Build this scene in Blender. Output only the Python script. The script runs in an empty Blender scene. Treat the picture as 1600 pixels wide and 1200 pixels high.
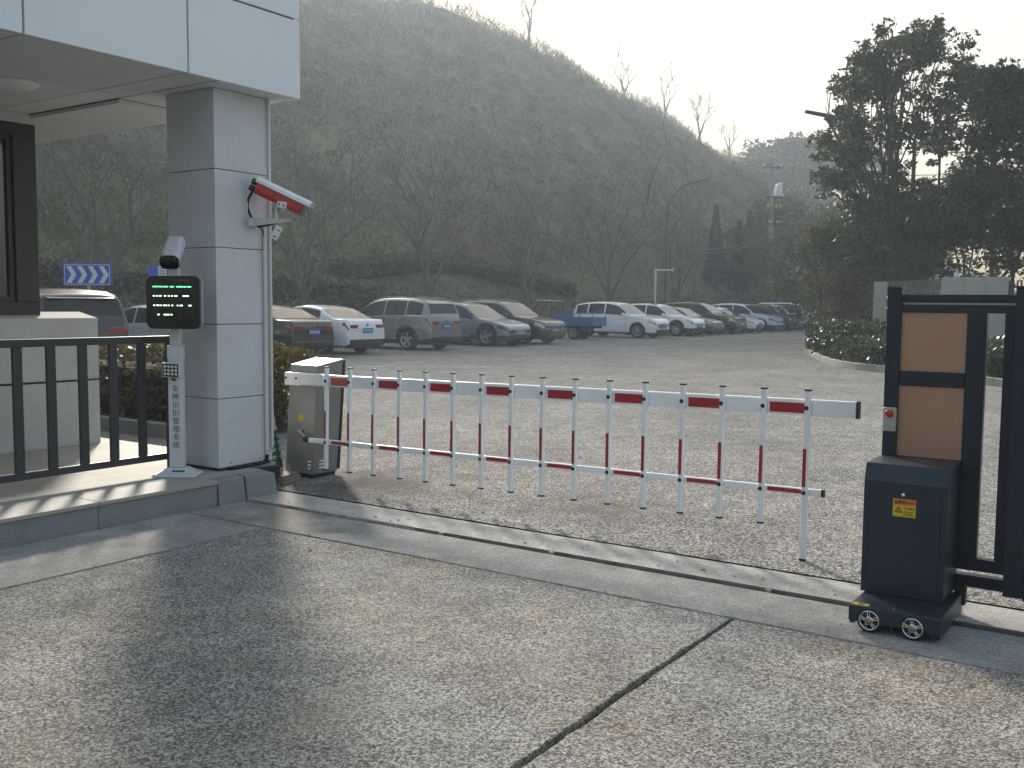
import bpy, math, random
import numpy as np
from mathutils import Vector, Matrix
random.seed(7)
rng = np.random.default_rng(11)
sc = bpy.context.scene
col = sc.collection
rad = math.radians

# ------------------------------------------------------------------ camera
F_PX, CX, CY, EYE = 1550.0, 800.0, 600.0, 1.55
PITCH, ROLL = math.atan(125 / F_PX), 0.0085
c_f = np.array([0, math.cos(PITCH), -math.sin(PITCH)])
c_u0 = np.array([0, math.sin(PITCH), math.cos(PITCH)])
c_r0 = np.array([1.0, 0, 0])
c_r = c_r0 * math.cos(ROLL) + c_u0 * math.sin(ROLL)
c_u = c_u0 * math.cos(ROLL) - c_r0 * math.sin(ROLL)
cam = bpy.data.cameras.new('camera')
cam.sensor_width = 36.0
cam.lens = F_PX / 1600 * 36
cam.clip_start, cam.clip_end = 0.1, 3000
cam_o = bpy.data.objects.new('camera', cam)
col.objects.link(cam_o)
cam_o.matrix_world = Matrix(((c_r[0], c_u[0], -c_f[0], 0), (c_r[1], c_u[1], -c_f[1], 0),
                             (c_r[2], c_u[2], -c_f[2], EYE), (0, 0, 0, 1)))
sc.camera = cam_o

# ------------------------------------------------------------------ sky, sun, exposure
SUN_AZ, SUN_EL = rad(-16), rad(23)          # azimuth from +Y towards +X
sun_v = Vector((math.sin(SUN_AZ) * math.cos(SUN_EL), math.cos(SUN_AZ) * math.cos(SUN_EL), math.sin(SUN_EL)))
world = bpy.data.worlds.new('World')
sc.world = world
world.use_nodes = True
wn = world.node_tree.nodes
sky = wn.new('ShaderNodeTexSky')
sky.sky_type = 'NISHITA'
sky.sun_disc = False
sky.sun_elevation = SUN_EL
sky.sun_rotation = SUN_AZ
sky.altitude = 0
sky.air_density = 1.45
sky.dust_density = 6.0
sky.ozone_density = 0.8
wn['Background'].inputs['Strength'].default_value = 0.15
# thick haze evens the sky out: the whole dome is compressed alike
even = wn.new('ShaderNodeGamma')
even.inputs['Gamma'].default_value = 0.34
sat = wn.new('ShaderNodeHueSaturation')
sat.inputs['Saturation'].default_value = 1.9
world.node_tree.links.new(sky.outputs[0], even.inputs['Color'])
world.node_tree.links.new(even.outputs[0], sat.inputs['Color'])
world.node_tree.links.new(sat.outputs[0], wn['Background'].inputs['Color'])
sl = bpy.data.lights.new('sun', 'SUN')
sl.energy = 2.0
sl.angle = rad(6.5)
sl.color = (1.0, 0.92, 0.80)
sun_o = bpy.data.objects.new('sun', sl)
col.objects.link(sun_o)
sun_o.location = (-20, 60, 60)
sun_o.rotation_euler = (-sun_v).to_track_quat('-Z', 'Y').to_euler()
sc.view_settings.view_transform = 'Standard'
sc.view_settings.look = 'None'
sc.view_settings.gamma = 1.0
sc.view_settings.use_curve_mapping = False
sc.view_settings.exposure = 1.75
sc.cycles.use_denoising = True
sc.cycles.max_bounces = 6
sc.cycles.diffuse_bounces = 3
sc.cycles.glossy_bounces = 3
sc.cycles.transmission_bounces = 4
sc.cycles.transparent_max_bounces = 6
sc.cycles.volume_bounces = 1
sc.cycles.volume_step_rate = 4
HAZE_DENSITY = 0.0014

# ------------------------------------------------------------------ helpers: places
A0 = rad(34.2)                                   # the gate's own axes: u runs away to the right, v away to the left
U = np.array([math.sin(A0), math.cos(A0), 0.0])
V = np.array([-math.cos(A0), math.sin(A0), 0.0])
RZ_UV = math.pi / 2 - A0                         # local X = u, local Y = v
RZ_GATE = -A0                                    # local X = -v, local Y = u
def P(u, v, z=0.0):
    p = U * u + V * v
    return Vector((p[0], p[1], z))
def to_uv(x, y):
    return x * U[0] + y * U[1], x * V[0] + y * V[1]
def ray(px, py):
    return c_f + c_r * (px - CX) / F_PX - c_u * (py - CY) / F_PX
def ground(px, py, z=0.0):                       # where the line of sight through a pixel meets height z
    d = ray(px, py)
    t = (z - EYE) / d[2]
    return Vector((d[0] * t, d[1] * t, z))
def at_depth(px, py, depth):                     # ... or a given forward distance
    d = ray(px, py)
    t = depth / d[1]
    return Vector((d[0] * t, depth, EYE + d[2] * t))

# ------------------------------------------------------------------ helpers: materials
def mat(name, color, rough=0.6, metal=0.0, spec=0.5, coat=0.0, emit=None, var=0.0, vscale=4.0, var2=0.0, v2scale=60.0,
        bump=0.0, bscale=80.0, stretch=None, rvar=0.0):
    m = bpy.data.materials.new(name)
    m.use_nodes = True
    nt = m.node_tree
    b = nt.nodes['Principled BSDF']
    b.inputs['Base Color'].default_value = (*color, 1)
    b.inputs['Roughness'].default_value = rough
    b.inputs['Metallic'].default_value = metal
    b.inputs['Specular IOR Level'].default_value = spec
    if coat:
        b.inputs['Coat Weight'].default_value = coat
        b.inputs['Coat Roughness'].default_value = 0.06
    if emit:
        b.inputs['Emission Color'].default_value = (*emit[0], 1)
        b.inputs['Emission Strength'].default_value = emit[1]
    if var or var2 or bump or rvar:
        tc = nt.nodes.new('ShaderNodeTexCoord')
        src = tc.outputs['Object']
        if stretch:
            mp = nt.nodes.new('ShaderNodeMapping')
            mp.inputs['Scale'].default_value = stretch
            nt.links.new(src, mp.inputs[0])
            src = mp.outputs[0]
        def noise(scale, detail=4):
            n = nt.nodes.new('ShaderNodeTexNoise')
            n.inputs['Scale'].default_value = scale
            n.inputs['Detail'].default_value = detail
            n.inputs['Roughness'].default_value = 0.6
            nt.links.new(src, n.inputs['Vector'])
            return n
        cur = None
        for amt, scl in ((var, vscale), (var2, v2scale)):
            if not amt:
                continue
            n = noise(scl)
            mr = nt.nodes.new('ShaderNodeMapRange')
            mr.inputs[1].default_value, mr.inputs[2].default_value = 0.3, 0.7
            mr.inputs[3].default_value, mr.inputs[4].default_value = 1 - amt, 1 + amt
            nt.links.new(n.outputs[0], mr.inputs[0])
            mx = nt.nodes.new('ShaderNodeMix')
            mx.data_type = 'RGBA'
            mx.blend_type = 'MULTIPLY'
            mx.inputs[0].default_value = 1
            if cur is None:
                mx.inputs[6].default_value = (*color, 1)
            else:
                nt.links.new(cur, mx.inputs[6])
            nt.links.new(mr.outputs[0], mx.inputs[7])
            cur = mx.outputs[2]
        if cur is not None:
            nt.links.new(cur, b.inputs['Base Color'])
        if rvar:
            n = noise(vscale * 1.7)
            mr = nt.nodes.new('ShaderNodeMapRange')
            mr.inputs[3].default_value, mr.inputs[4].default_value = max(0.02, rough - rvar), min(1, rough + rvar)
            nt.links.new(n.outputs[0], mr.inputs[0])
            nt.links.new(mr.outputs[0], b.inputs['Roughness'])
        if bump:
            n = noise(bscale, 3)
            bp = nt.nodes.new('ShaderNodeBump')
            bp.inputs['Strength'].default_value = bump
            bp.inputs['Distance'].default_value = 0.01
            nt.links.new(n.outputs[0], bp.inputs['Height'])
            nt.links.new(bp.outputs[0], b.inputs['Normal'])
    return m

def aggregate(name, base, dark, light, scale, stain, patch=0.25, bump=0.5, rough=0.95, spill=()):
    """concrete or asphalt with visible stones, blotches and stains"""
    m = bpy.data.materials.new(name)
    m.use_nodes = True
    nt = m.node_tree
    N, L = nt.nodes, nt.links
    b = N['Principled BSDF']
    geo = N.new('ShaderNodeNewGeometry')
    pos = geo.outputs['Position']
    vo = N.new('ShaderNodeTexVoronoi')
    vo.inputs['Scale'].default_value = scale
    L.new(pos, vo.inputs['Vector'])
    r1 = N.new('ShaderNodeValToRGB')
    e = r1.color_ramp.elements
    e[0].position, e[0].color = 0.15, (*dark, 1)
    e[1].position, e[1].color = 0.9, (*light, 1)
    e2 = e.new(0.5)
    e2.color = (*base, 1)
    sx = N.new('ShaderNodeSeparateColor')
    L.new(vo.outputs['Color'], sx.inputs[0])
    L.new(sx.outputs[0], r1.inputs[0])
    def blotch(scl, det, lo, hi, fac):
        n = N.new('ShaderNodeTexNoise')
        n.inputs['Scale'].default_value = scl
        n.inputs['Detail'].default_value = det
        n.inputs['Roughness'].default_value = 0.65
        L.new(pos, n.inputs['Vector'])
        mr = N.new('ShaderNodeMapRange')
        mr.inputs[1].default_value, mr.inputs[2].default_value = lo, hi
        mr.inputs[3].default_value, mr.inputs[4].default_value = 1 - fac, 1 + fac
        L.new(n.outputs[0], mr.inputs[0])
        return mr.outputs[0]
    def mul(c, f):
        mx = N.new('ShaderNodeMix')
        mx.data_type = 'RGBA'
        mx.blend_type = 'MULTIPLY'
        mx.inputs[0].default_value = 1
        L.new(c, mx.inputs[6])
        L.new(f, mx.inputs[7])
        return mx.outputs[2]
    c = mul(r1.outputs[0], blotch(0.55, 5, 0.3, 0.7, patch))
    c = mul(c, blotch(3.5, 7, 0.3, 0.7, patch * 0.9))
    c = mul(c, blotch(38.0, 4, 0.3, 0.7, 0.17))
    if name == 'apron_concrete':
        n = N.new('ShaderNodeTexNoise')
        n.inputs['Scale'].default_value = 0.8
        n.inputs['Detail'].default_value = 6
        n.inputs['Roughness'].default_value = 0.6
        L.new(pos, n.inputs['Vector'])
        rt = N.new('ShaderNodeValToRGB')
        rt.color_ramp.elements[0].position, rt.color_ramp.elements[0].color = 0.36, (0.90, 0.96, 1.0, 1)
        rt.color_ramp.elements[1].position, rt.color_ramp.elements[1].color = 0.62, (1.05, 1.0, 0.91, 1)
        L.new(n.outputs[0], rt.inputs[0])
        c = mul(c, rt.outputs[0])
    # worn pale scuffs and brown stains with shapes of their own
    for scl, lo, hi, colr, amt in ((1.1, 0.54, 0.68, stain, 0.5), (2.9, 0.62, 0.70, (min(1, light[0] * 1.25), min(1, light[1] * 1.25), min(1, light[2] * 1.22)), 0.5)):
        n = N.new('ShaderNodeTexNoise')
        n.inputs['Scale'].default_value = scl
        n.inputs['Detail'].default_value = 8
        n.inputs['Roughness'].default_value = 0.7
        n.inputs['Distortion'].default_value = 0.6
        L.new(pos, n.inputs['Vector'])
        mr = N.new('ShaderNodeMapRange')
        mr.inputs[1].default_value, mr.inputs[2].default_value = lo, hi
        mr.inputs[3].default_value, mr.inputs[4].default_value = 0, amt
        L.new(n.outputs[0], mr.inputs[0])
        mx = N.new('ShaderNodeMix')
        mx.data_type = 'RGBA'
        L.new(mr.outputs[0], mx.inputs[0])
        L.new(c, mx.inputs[6])
        mx.inputs[7].default_value = (*colr, 1)
        c = mx.outputs[2]
    for (sx_, sy_, r_in, r_out, colr, amt) in spill:           # a dirty patch where mud has dried
        vs_ = N.new('ShaderNodeVectorMath')
        vs_.operation = 'DISTANCE'
        vs_.inputs[1].default_value = (sx_, sy_, 0)
        L.new(pos, vs_.inputs[0])
        n = N.new('ShaderNodeTexNoise')
        n.inputs['Scale'].default_value = 2.2
        n.inputs['Detail'].default_value = 7
        n.inputs['Roughness'].default_value = 0.7
        L.new(pos, n.inputs['Vector'])
        ad = N.new('ShaderNodeMath')
        ad.operation = 'MULTIPLY_ADD'
        ad.inputs[1].default_value = 2.2
        L.new(n.outputs[0], ad.inputs[0])
        L.new(vs_.outputs['Value'], ad.inputs[2])
        mr = N.new('ShaderNodeMapRange')
        mr.inputs[1].default_value, mr.inputs[2].default_value = r_in + 1.1, r_out + 1.1
        mr.inputs[3].default_value, mr.inputs[4].default_value = amt, 0
        L.new(ad.outputs[0], mr.inputs[0])
        mx = N.new('ShaderNodeMix')
        mx.data_type = 'RGBA'
        L.new(mr.outputs[0], mx.inputs[0])
        L.new(c, mx.inputs[6])
        mx.inputs[7].default_value = (*colr, 1)
        c = mx.outputs[2]
    L.new(c, b.inputs['Base Color'])
    b.inputs['Roughness'].default_value = rough
    b.inputs['Specular IOR Level'].default_value = 0.16
    n = N.new('ShaderNodeTexNoise')
    n.inputs['Scale'].default_value = scale * 0.8
    n.inputs['Detail'].default_value = 3
    L.new(pos, n.inputs['Vector'])
    bp = N.new('ShaderNodeBump')
    bp.inputs['Strength'].default_value = bump
    bp.inputs['Distance'].default_value = 0.012
    L.new(n.outputs[0], bp.inputs['Height'])
    L.new(bp.outputs[0], b.inputs['Normal'])
    return m

def leafmat(name, cols, rough=0.5, trans=0.35, spec=0.4, patch=None):
    """leaves: a different tint for every leaf, some light coming through"""
    m = bpy.data.materials.new(name)
    m.use_nodes = True
    nt = m.node_tree
    N, L = nt.nodes, nt.links
    b = N['Principled BSDF']
    g = N.new('ShaderNodeNewGeometry')
    r = N.new('ShaderNodeValToRGB')
    e = r.color_ramp.elements
    n = len(cols)
    for i, c in enumerate(cols):
        el = e[i] if i < 2 else e.new(0.5)
        el.color = (*c, 1)
    for i, el in enumerate(list(e)):
        pass
    ps = [i / (n - 1) for i in range(n)]
    # elements sort by position: assign colours after positions are fixed
    for i in range(n):
        e[i].position = ps[i]
    for i in range(n):
        e[i].color = (*cols[i], 1)
    L.new(g.outputs['Random Per Island'], r.inputs[0])
    out = r.outputs[0]
    if patch:                                        # stands of different plants
        for scl, tint, lo, hi in patch:
            n_ = N.new('ShaderNodeTexNoise')
            n_.inputs['Scale'].default_value = scl
            n_.inputs['Detail'].default_value = 3
            L.new(g.outputs['Position'], n_.inputs['Vector'])
            mr = N.new('ShaderNodeMapRange')
            mr.inputs[1].default_value, mr.inputs[2].default_value = lo, hi
            L.new(n_.outputs[0], mr.inputs[0])
            mt = N.new('ShaderNodeMix')
            mt.data_type = 'RGBA'
            mt.blend_type = 'MULTIPLY'
            L.new(mr.outputs[0], mt.inputs[0])
            L.new(out, mt.inputs[6])
            mt.inputs[7].default_value = (*tint, 1)
            out = mt.outputs[2]
    L.new(out, b.inputs['Base Color'])
    b.inputs['Roughness'].default_value = rough
    b.inputs['Specular IOR Level'].default_value = spec
    if trans:
        t = N.new('ShaderNodeBsdfTranslucent')
        L.new(out, t.inputs['Color'])
        mx = N.new('ShaderNodeMixShader')
        mx.inputs[0].default_value = trans
        L.new(b.outputs[0], mx.inputs[1])
        L.new(t.outputs[0], mx.inputs[2])
        L.new(mx.outputs[0], N['Material Output'].inputs['Surface'])
    return m

def glassmat(name, tint, alpha=0.75, rough=0.03, ior=1.75, spec=1.0):
    m = bpy.data.materials.new(name)
    m.use_nodes = True
    nt = m.node_tree
    N, L = nt.nodes, nt.links
    b = N['Principled BSDF']
    b.inputs['Base Color'].default_value = (*tint, 1)
    b.inputs['Roughness'].default_value = rough
    b.inputs['Specular IOR Level'].default_value = spec
    b.inputs['IOR'].default_value = ior
    t = N.new('ShaderNodeBsdfTransparent')
    t.inputs[0].default_value = (0.75, 0.8, 0.8, 1)
    mx = N.new('ShaderNodeMixShader')
    mx.inputs[0].default_value = alpha
    L.new(t.outputs[0], mx.inputs[1])
    L.new(b.outputs[0], mx.inputs[2])
    L.new(mx.outputs[0], N['Material Output'].inputs['Surface'])
    return m

M = {}
M['dirt'] = mat('dirt', (0.06, 0.055, 0.045), 0.95, var=0.4, vscale=3, bump=0.6, bscale=20)
M['crack'] = mat('crack', (0.03, 0.028, 0.025), 0.95)
M['apron'] = aggregate('apron_concrete', (0.235, 0.225, 0.208), (0.10, 0.095, 0.087), (0.44, 0.42, 0.39), 120, (0.30, 0.265, 0.21), 0.24, 0.55)
M['smooth'] = aggregate('smooth_concrete', (0.29, 0.285, 0.27), (0.22, 0.215, 0.205), (0.36, 0.355, 0.335), 150, (0.24, 0.21, 0.165), 0.24, 0.2, spill=((*P(5.0, 5.3)[:2], 0.0, 0.45, (0.16, 0.13, 0.09), 0.6),))
M['pale'] = aggregate('pale_concrete', (0.40, 0.39, 0.365), (0.32, 0.31, 0.285), (0.48, 0.47, 0.445), 140, (0.24, 0.20, 0.16), 0.25, 0.2)
M['asphalt'] = aggregate('old_asphalt', (0.205, 0.196, 0.182), (0.062, 0.059, 0.055), (0.48, 0.46, 0.43), 90, (0.12, 0.112, 0.10), 0.26, 0.7, spill=((*P(6.2, 5.75)[:2], 0.1, 1.1, (0.055, 0.05, 0.042), 0.75), (*P(6.6, 3.6)[:2], 0.0, 0.8, (0.085, 0.08, 0.07), 0.5)))
M['line'] = mat('worn_paint', (0.55, 0.54, 0.50), 0.8, var=0.3, vscale=9)
M['steel'] = mat('dull_steel', (0.30, 0.30, 0.30), 0.45, 0.9, var=0.25, vscale=6)
M['granite'] = mat('grey_granite', (0.235, 0.245, 0.25), 0.7, var=0.12, vscale=3, var2=0.22, v2scale=90, bump=0.12, bscale=120)
M['granite_top'] = mat('granite_paving', (0.36, 0.345, 0.31), 0.75, var=0.14, vscale=2.2, var2=0.12, v2scale=70, bump=0.1, bscale=110)
M['cladding'] = mat('grey_stone_cladding', (0.58, 0.60, 0.64), 0.65, var=0.05, vscale=2.2, var2=0.13, v2scale=75, bump=0.06, bscale=150)
M['panel_alu'] = mat('white_aluminium_panel', (0.80, 0.83, 0.88), 0.35, 0.0, 0.5, var=0.03, vscale=1.2, rvar=0.08)
M['soffit'] = mat('soffit_panel', (0.64, 0.64, 0.63), 0.45, var=0.04, vscale=1.5)
M['joint'] = mat('dark_joint', (0.035, 0.036, 0.038), 0.8)
M['black'] = mat('black_rubber', (0.012, 0.012, 0.013), 0.6)
M['plaster'] = mat('grey_plaster', (0.47, 0.47, 0.45), 0.85, var=0.07, vscale=1.6, var2=0.05, v2scale=30, bump=0.08, bscale=60)
M['winframe'] = mat('dark_window_frame', (0.028, 0.026, 0.026), 0.4, 0.2, var=0.1, vscale=2)
M['pane'] = glassmat('window_glass', (0.012, 0.014, 0.015), 0.86)
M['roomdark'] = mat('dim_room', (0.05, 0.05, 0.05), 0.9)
M['rail'] = mat('slate_metal', (0.040, 0.047, 0.055), 0.42, 0.25, var=0.12, vscale=5, rvar=0.1)
M['gate'] = mat('navy_gate_paint', (0.013, 0.021, 0.036), 0.36, 0.2, var=0.15, vscale=4, rvar=0.1)
M['gate2'] = mat('navy_cabinet_paint', (0.019, 0.029, 0.046), 0.42, 0.2, var=0.16, vscale=5, rvar=0.12)
M['copper'] = mat('copper_panel', (0.43, 0.245, 0.17), 0.38, 0.3, var=0.07, vscale=1.3, rvar=0.07)
M['white'] = mat('white_paint', (0.84, 0.86, 0.89), 0.34, var=0.05, vscale=7, rvar=0.08)
M['offwhite'] = mat('yellowed_white_paint', (0.66, 0.655, 0.63), 0.42, var=0.08, vscale=6)
M['red'] = mat('red_reflective', (0.36, 0.012, 0.018), 0.4, var=0.12, vscale=9)
M['orange_red'] = mat('faded_red_reflective', (0.48, 0.06, 0.025), 0.4, var=0.12, vscale=9)
M['boxgrey'] = mat('grey_barrier_paint', (0.225, 0.225, 0.215), 0.42, 0.35, var=0.1, vscale=4, rvar=0.1)
M['metal'] = mat('grey_metal', (0.42, 0.43, 0.44), 0.38, 0.6, var=0.1, vscale=8)
M['chrome'] = mat('bright_metal', (0.75, 0.75, 0.74), 0.18, 1.0)
M['yellow'] = mat('yellow_label', (0.62, 0.42, 0.02), 0.5, var=0.1, vscale=20)
M['orange'] = mat('orange_label', (0.62, 0.13, 0.015), 0.5, var=0.1, vscale=20)
M['ink'] = mat('dark_ink', (0.02, 0.016, 0.014), 0.6)
M['greyink'] = mat('grey_ink', (0.10, 0.105, 0.115), 0.6)
M['colwhite'] = mat('column_grey_white', (0.60, 0.62, 0.655), 0.4, var=0.06, vscale=6)
M['screen'] = mat('black_screen', (0.008, 0.009, 0.009), 0.22)
M['led'] = mat('green_led', (0.05, 0.4, 0.15), 0.5, emit=((0.12, 0.9, 0.32), 0.9))
M['ledw'] = mat('pale_green_led', (0.4, 0.6, 0.5), 0.5, emit=((0.62, 1.0, 0.72), 1.0))
M['lens'] = mat('dark_lens', (0.006, 0.006, 0.008), 0.08)
M['ledlens'] = mat('clear_lamp_lens', (0.62, 0.62, 0.60), 0.25)
M['camred'] = mat('camera_red', (0.42, 0.025, 0.015), 0.32)
M['camgreen'] = mat('dark_green_gland', (0.02, 0.035, 0.025), 0.6, var=0.2, vscale=15)
M['tag'] = mat('paper_tag', (0.72, 0.73, 0.74), 0.6)
M['pipe'] = mat('white_conduit', (0.58, 0.62, 0.60), 0.4)
M['signblue'] = mat('sign_blue', (0.015, 0.075, 0.50), 0.4, var=0.06, vscale=3)
M['signwhite'] = mat('sign_white', (0.62, 0.64, 0.63), 0.45)
M['coneg'] = mat('cone_green', (0.005, 0.10, 0.065), 0.5)
M['conew'] = mat('cone_faded_white', (0.50, 0.47, 0.48), 0.6, var=0.1, vscale=12)
M['conebase'] = mat('cone_base', (0.30, 0.26, 0.25), 0.8, var=0.15, vscale=12)
M['lamp'] = mat('ceiling_lamp_cover', (0.72, 0.72, 0.70), 0.4)
M['tyre'] = mat('tyre_rubber', (0.014, 0.014, 0.014), 0.75)
M['rim'] = mat('alloy_rim', (0.50, 0.51, 0.52), 0.3, 0.8)
M['rimdark'] = mat('dark_rim', (0.03, 0.03, 0.032), 0.4, 0.5)
M['plastic'] = mat('black_plastic', (0.02, 0.02, 0.021), 0.55)
M['carglass'] = glassmat('car_glass', (0.010, 0.012, 0.014), 0.9)
M['sideglass'] = glassmat('tinted_side_glass', (0.006, 0.007, 0.008), 0.93, 0.05, 1.45, 0.5)
M['headlamp'] = mat('headlamp_cover', (0.40, 0.42, 0.44), 0.1, 0.4, 0.8)
M['headdark'] = mat('smoked_headlamp', (0.04, 0.045, 0.05), 0.1, 0.3, 0.8)
M['taillamp'] = mat('tail_lamp', (0.30, 0.008, 0.012), 0.12, 0, 0.8)
M['plateblue'] = mat('blue_plate', (0.02, 0.08, 0.45), 0.4)
M['plategreen'] = mat('green_plate', (0.25, 0.55, 0.40), 0.4)
M['interior'] = mat('car_interior', (0.03, 0.03, 0.032), 0.9)
M['bark'] = mat('grey_bark', (0.105, 0.095, 0.082), 0.9, var=0.25, vscale=5, bump=0.5, bscale=25)
M['bark_dark'] = mat('dark_bark', (0.055, 0.048, 0.04), 0.9, var=0.25, vscale=5, bump=0.5, bscale=25)
M['polegrey'] = mat('dark_lamp_pole', (0.075, 0.08, 0.082), 0.5, 0.4)
M['polewhite'] = mat('white_pole', (0.62, 0.64, 0.63), 0.45)
M['concpole'] = mat('concrete_pole', (0.27, 0.26, 0.245), 0.85, var=0.15, vscale=2)
M['kerb'] = mat('kerb_stone', (0.36, 0.345, 0.31), 0.8, var=0.15, vscale=2.5, var2=0.1, v2scale=50, bump=0.15, bscale=60)
M['wallstone'] = mat('pale_wall_stone', (0.42, 0.41, 0.385), 0.75, var=0.08, vscale=1.6, var2=0.05, v2scale=40)
M['fence'] = mat('dark_fence', (0.035, 0.04, 0.042), 0.5, 0.3)
M['tarp'] = mat('blue_truck_paint', (0.025, 0.13, 0.30), 0.5, var=0.2, vscale=4, rvar=0.1)
M['wood'] = mat('old_boards', (0.22, 0.19, 0.16), 0.85, var=0.25, vscale=6)
HILLCOL = dict(color=(0.10, 0.092, 0.055))
M['hill'] = mat('hill_soil', (0.12, 0.11, 0.06), 0.95, var=0.45, vscale=0.12, var2=0.35, v2scale=1.2, bump=0.6, bscale=2)
M['brush'] = leafmat('winter_brush', [(0.075, 0.088, 0.038), (0.14, 0.12, 0.075), (0.21, 0.185, 0.125), (0.085, 0.105, 0.04), (0.27, 0.245, 0.18), (0.11, 0.095, 0.06)], 0.8, 0.25, patch=((0.07, (0.62, 1.0, 0.55), 0.48, 0.60), (0.16, (1.0, 0.72, 0.55), 0.52, 0.66), (0.4, (0.45, 0.5, 0.45), 0.50, 0.68)))
M['grass'] = leafmat('slope_grass', [(0.095, 0.115, 0.04), (0.14, 0.155, 0.055), (0.20, 0.175, 0.085), (0.075, 0.10, 0.03)], 0.7, 0.3, patch=((0.18, (1.25, 0.85, 0.6), 0.52, 0.66), (0.5, (0.6, 0.7, 0.55), 0.5, 0.68)))
M['cover'] = leafmat('groundcover_leaves', [(0.065, 0.07, 0.036), (0.15, 0.12, 0.085), (0.085, 0.095, 0.042), (0.24, 0.20, 0.155), (0.10, 0.078, 0.055)], 0.3, 0.2, 0.6)
M['hedge'] = leafmat('hedge_leaves', [(0.03, 0.042, 0.018), (0.055, 0.07, 0.025), (0.085, 0.075, 0.042), (0.045, 0.055, 0.02)], 0.3, 0.25, 0.6)
M['hedge_y'] = leafmat('yellow_hedge_leaves', [(0.06, 0.075, 0.018), (0.13, 0.125, 0.03), (0.10, 0.075, 0.03), (0.18, 0.15, 0.045), (0.14, 0.06, 0.03)], 0.4, 0.35)
M['shrub'] = leafmat('shrub_leaves', [(0.028, 0.042, 0.016), (0.05, 0.068, 0.025), (0.075, 0.09, 0.045), (0.04, 0.055, 0.02)], 0.38, 0.25, 0.5)
M['leaf'] = leafmat('evergreen_leaves', [(0.022, 0.034, 0.013), (0.038, 0.055, 0.02), (0.055, 0.07, 0.025), (0.03, 0.042, 0.016)], 0.5, 0.35, 0.25)
M['leaf_y'] = leafmat('yellow_green_leaves', [(0.05, 0.068, 0.02), (0.09, 0.11, 0.03), (0.125, 0.125, 0.04), (0.06, 0.075, 0.025)], 0.5, 0.4, 0.25)
M['leaf_r'] = leafmat('reddish_leaves', [(0.09, 0.058, 0.04), (0.07, 0.06, 0.035), (0.11, 0.08, 0.055), (0.05, 0.05, 0.025)], 0.5, 0.35)
M['conifer'] = leafmat('conifer_needles', [(0.02, 0.035, 0.02), (0.035, 0.05, 0.028), (0.028, 0.04, 0.02)], 0.7, 0.15)
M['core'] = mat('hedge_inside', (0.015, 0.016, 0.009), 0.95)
def paint(name, c, metal=0.0, rough=0.28):
    return mat(name, c, rough, metal, 0.5, coat=0.7)

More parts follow.
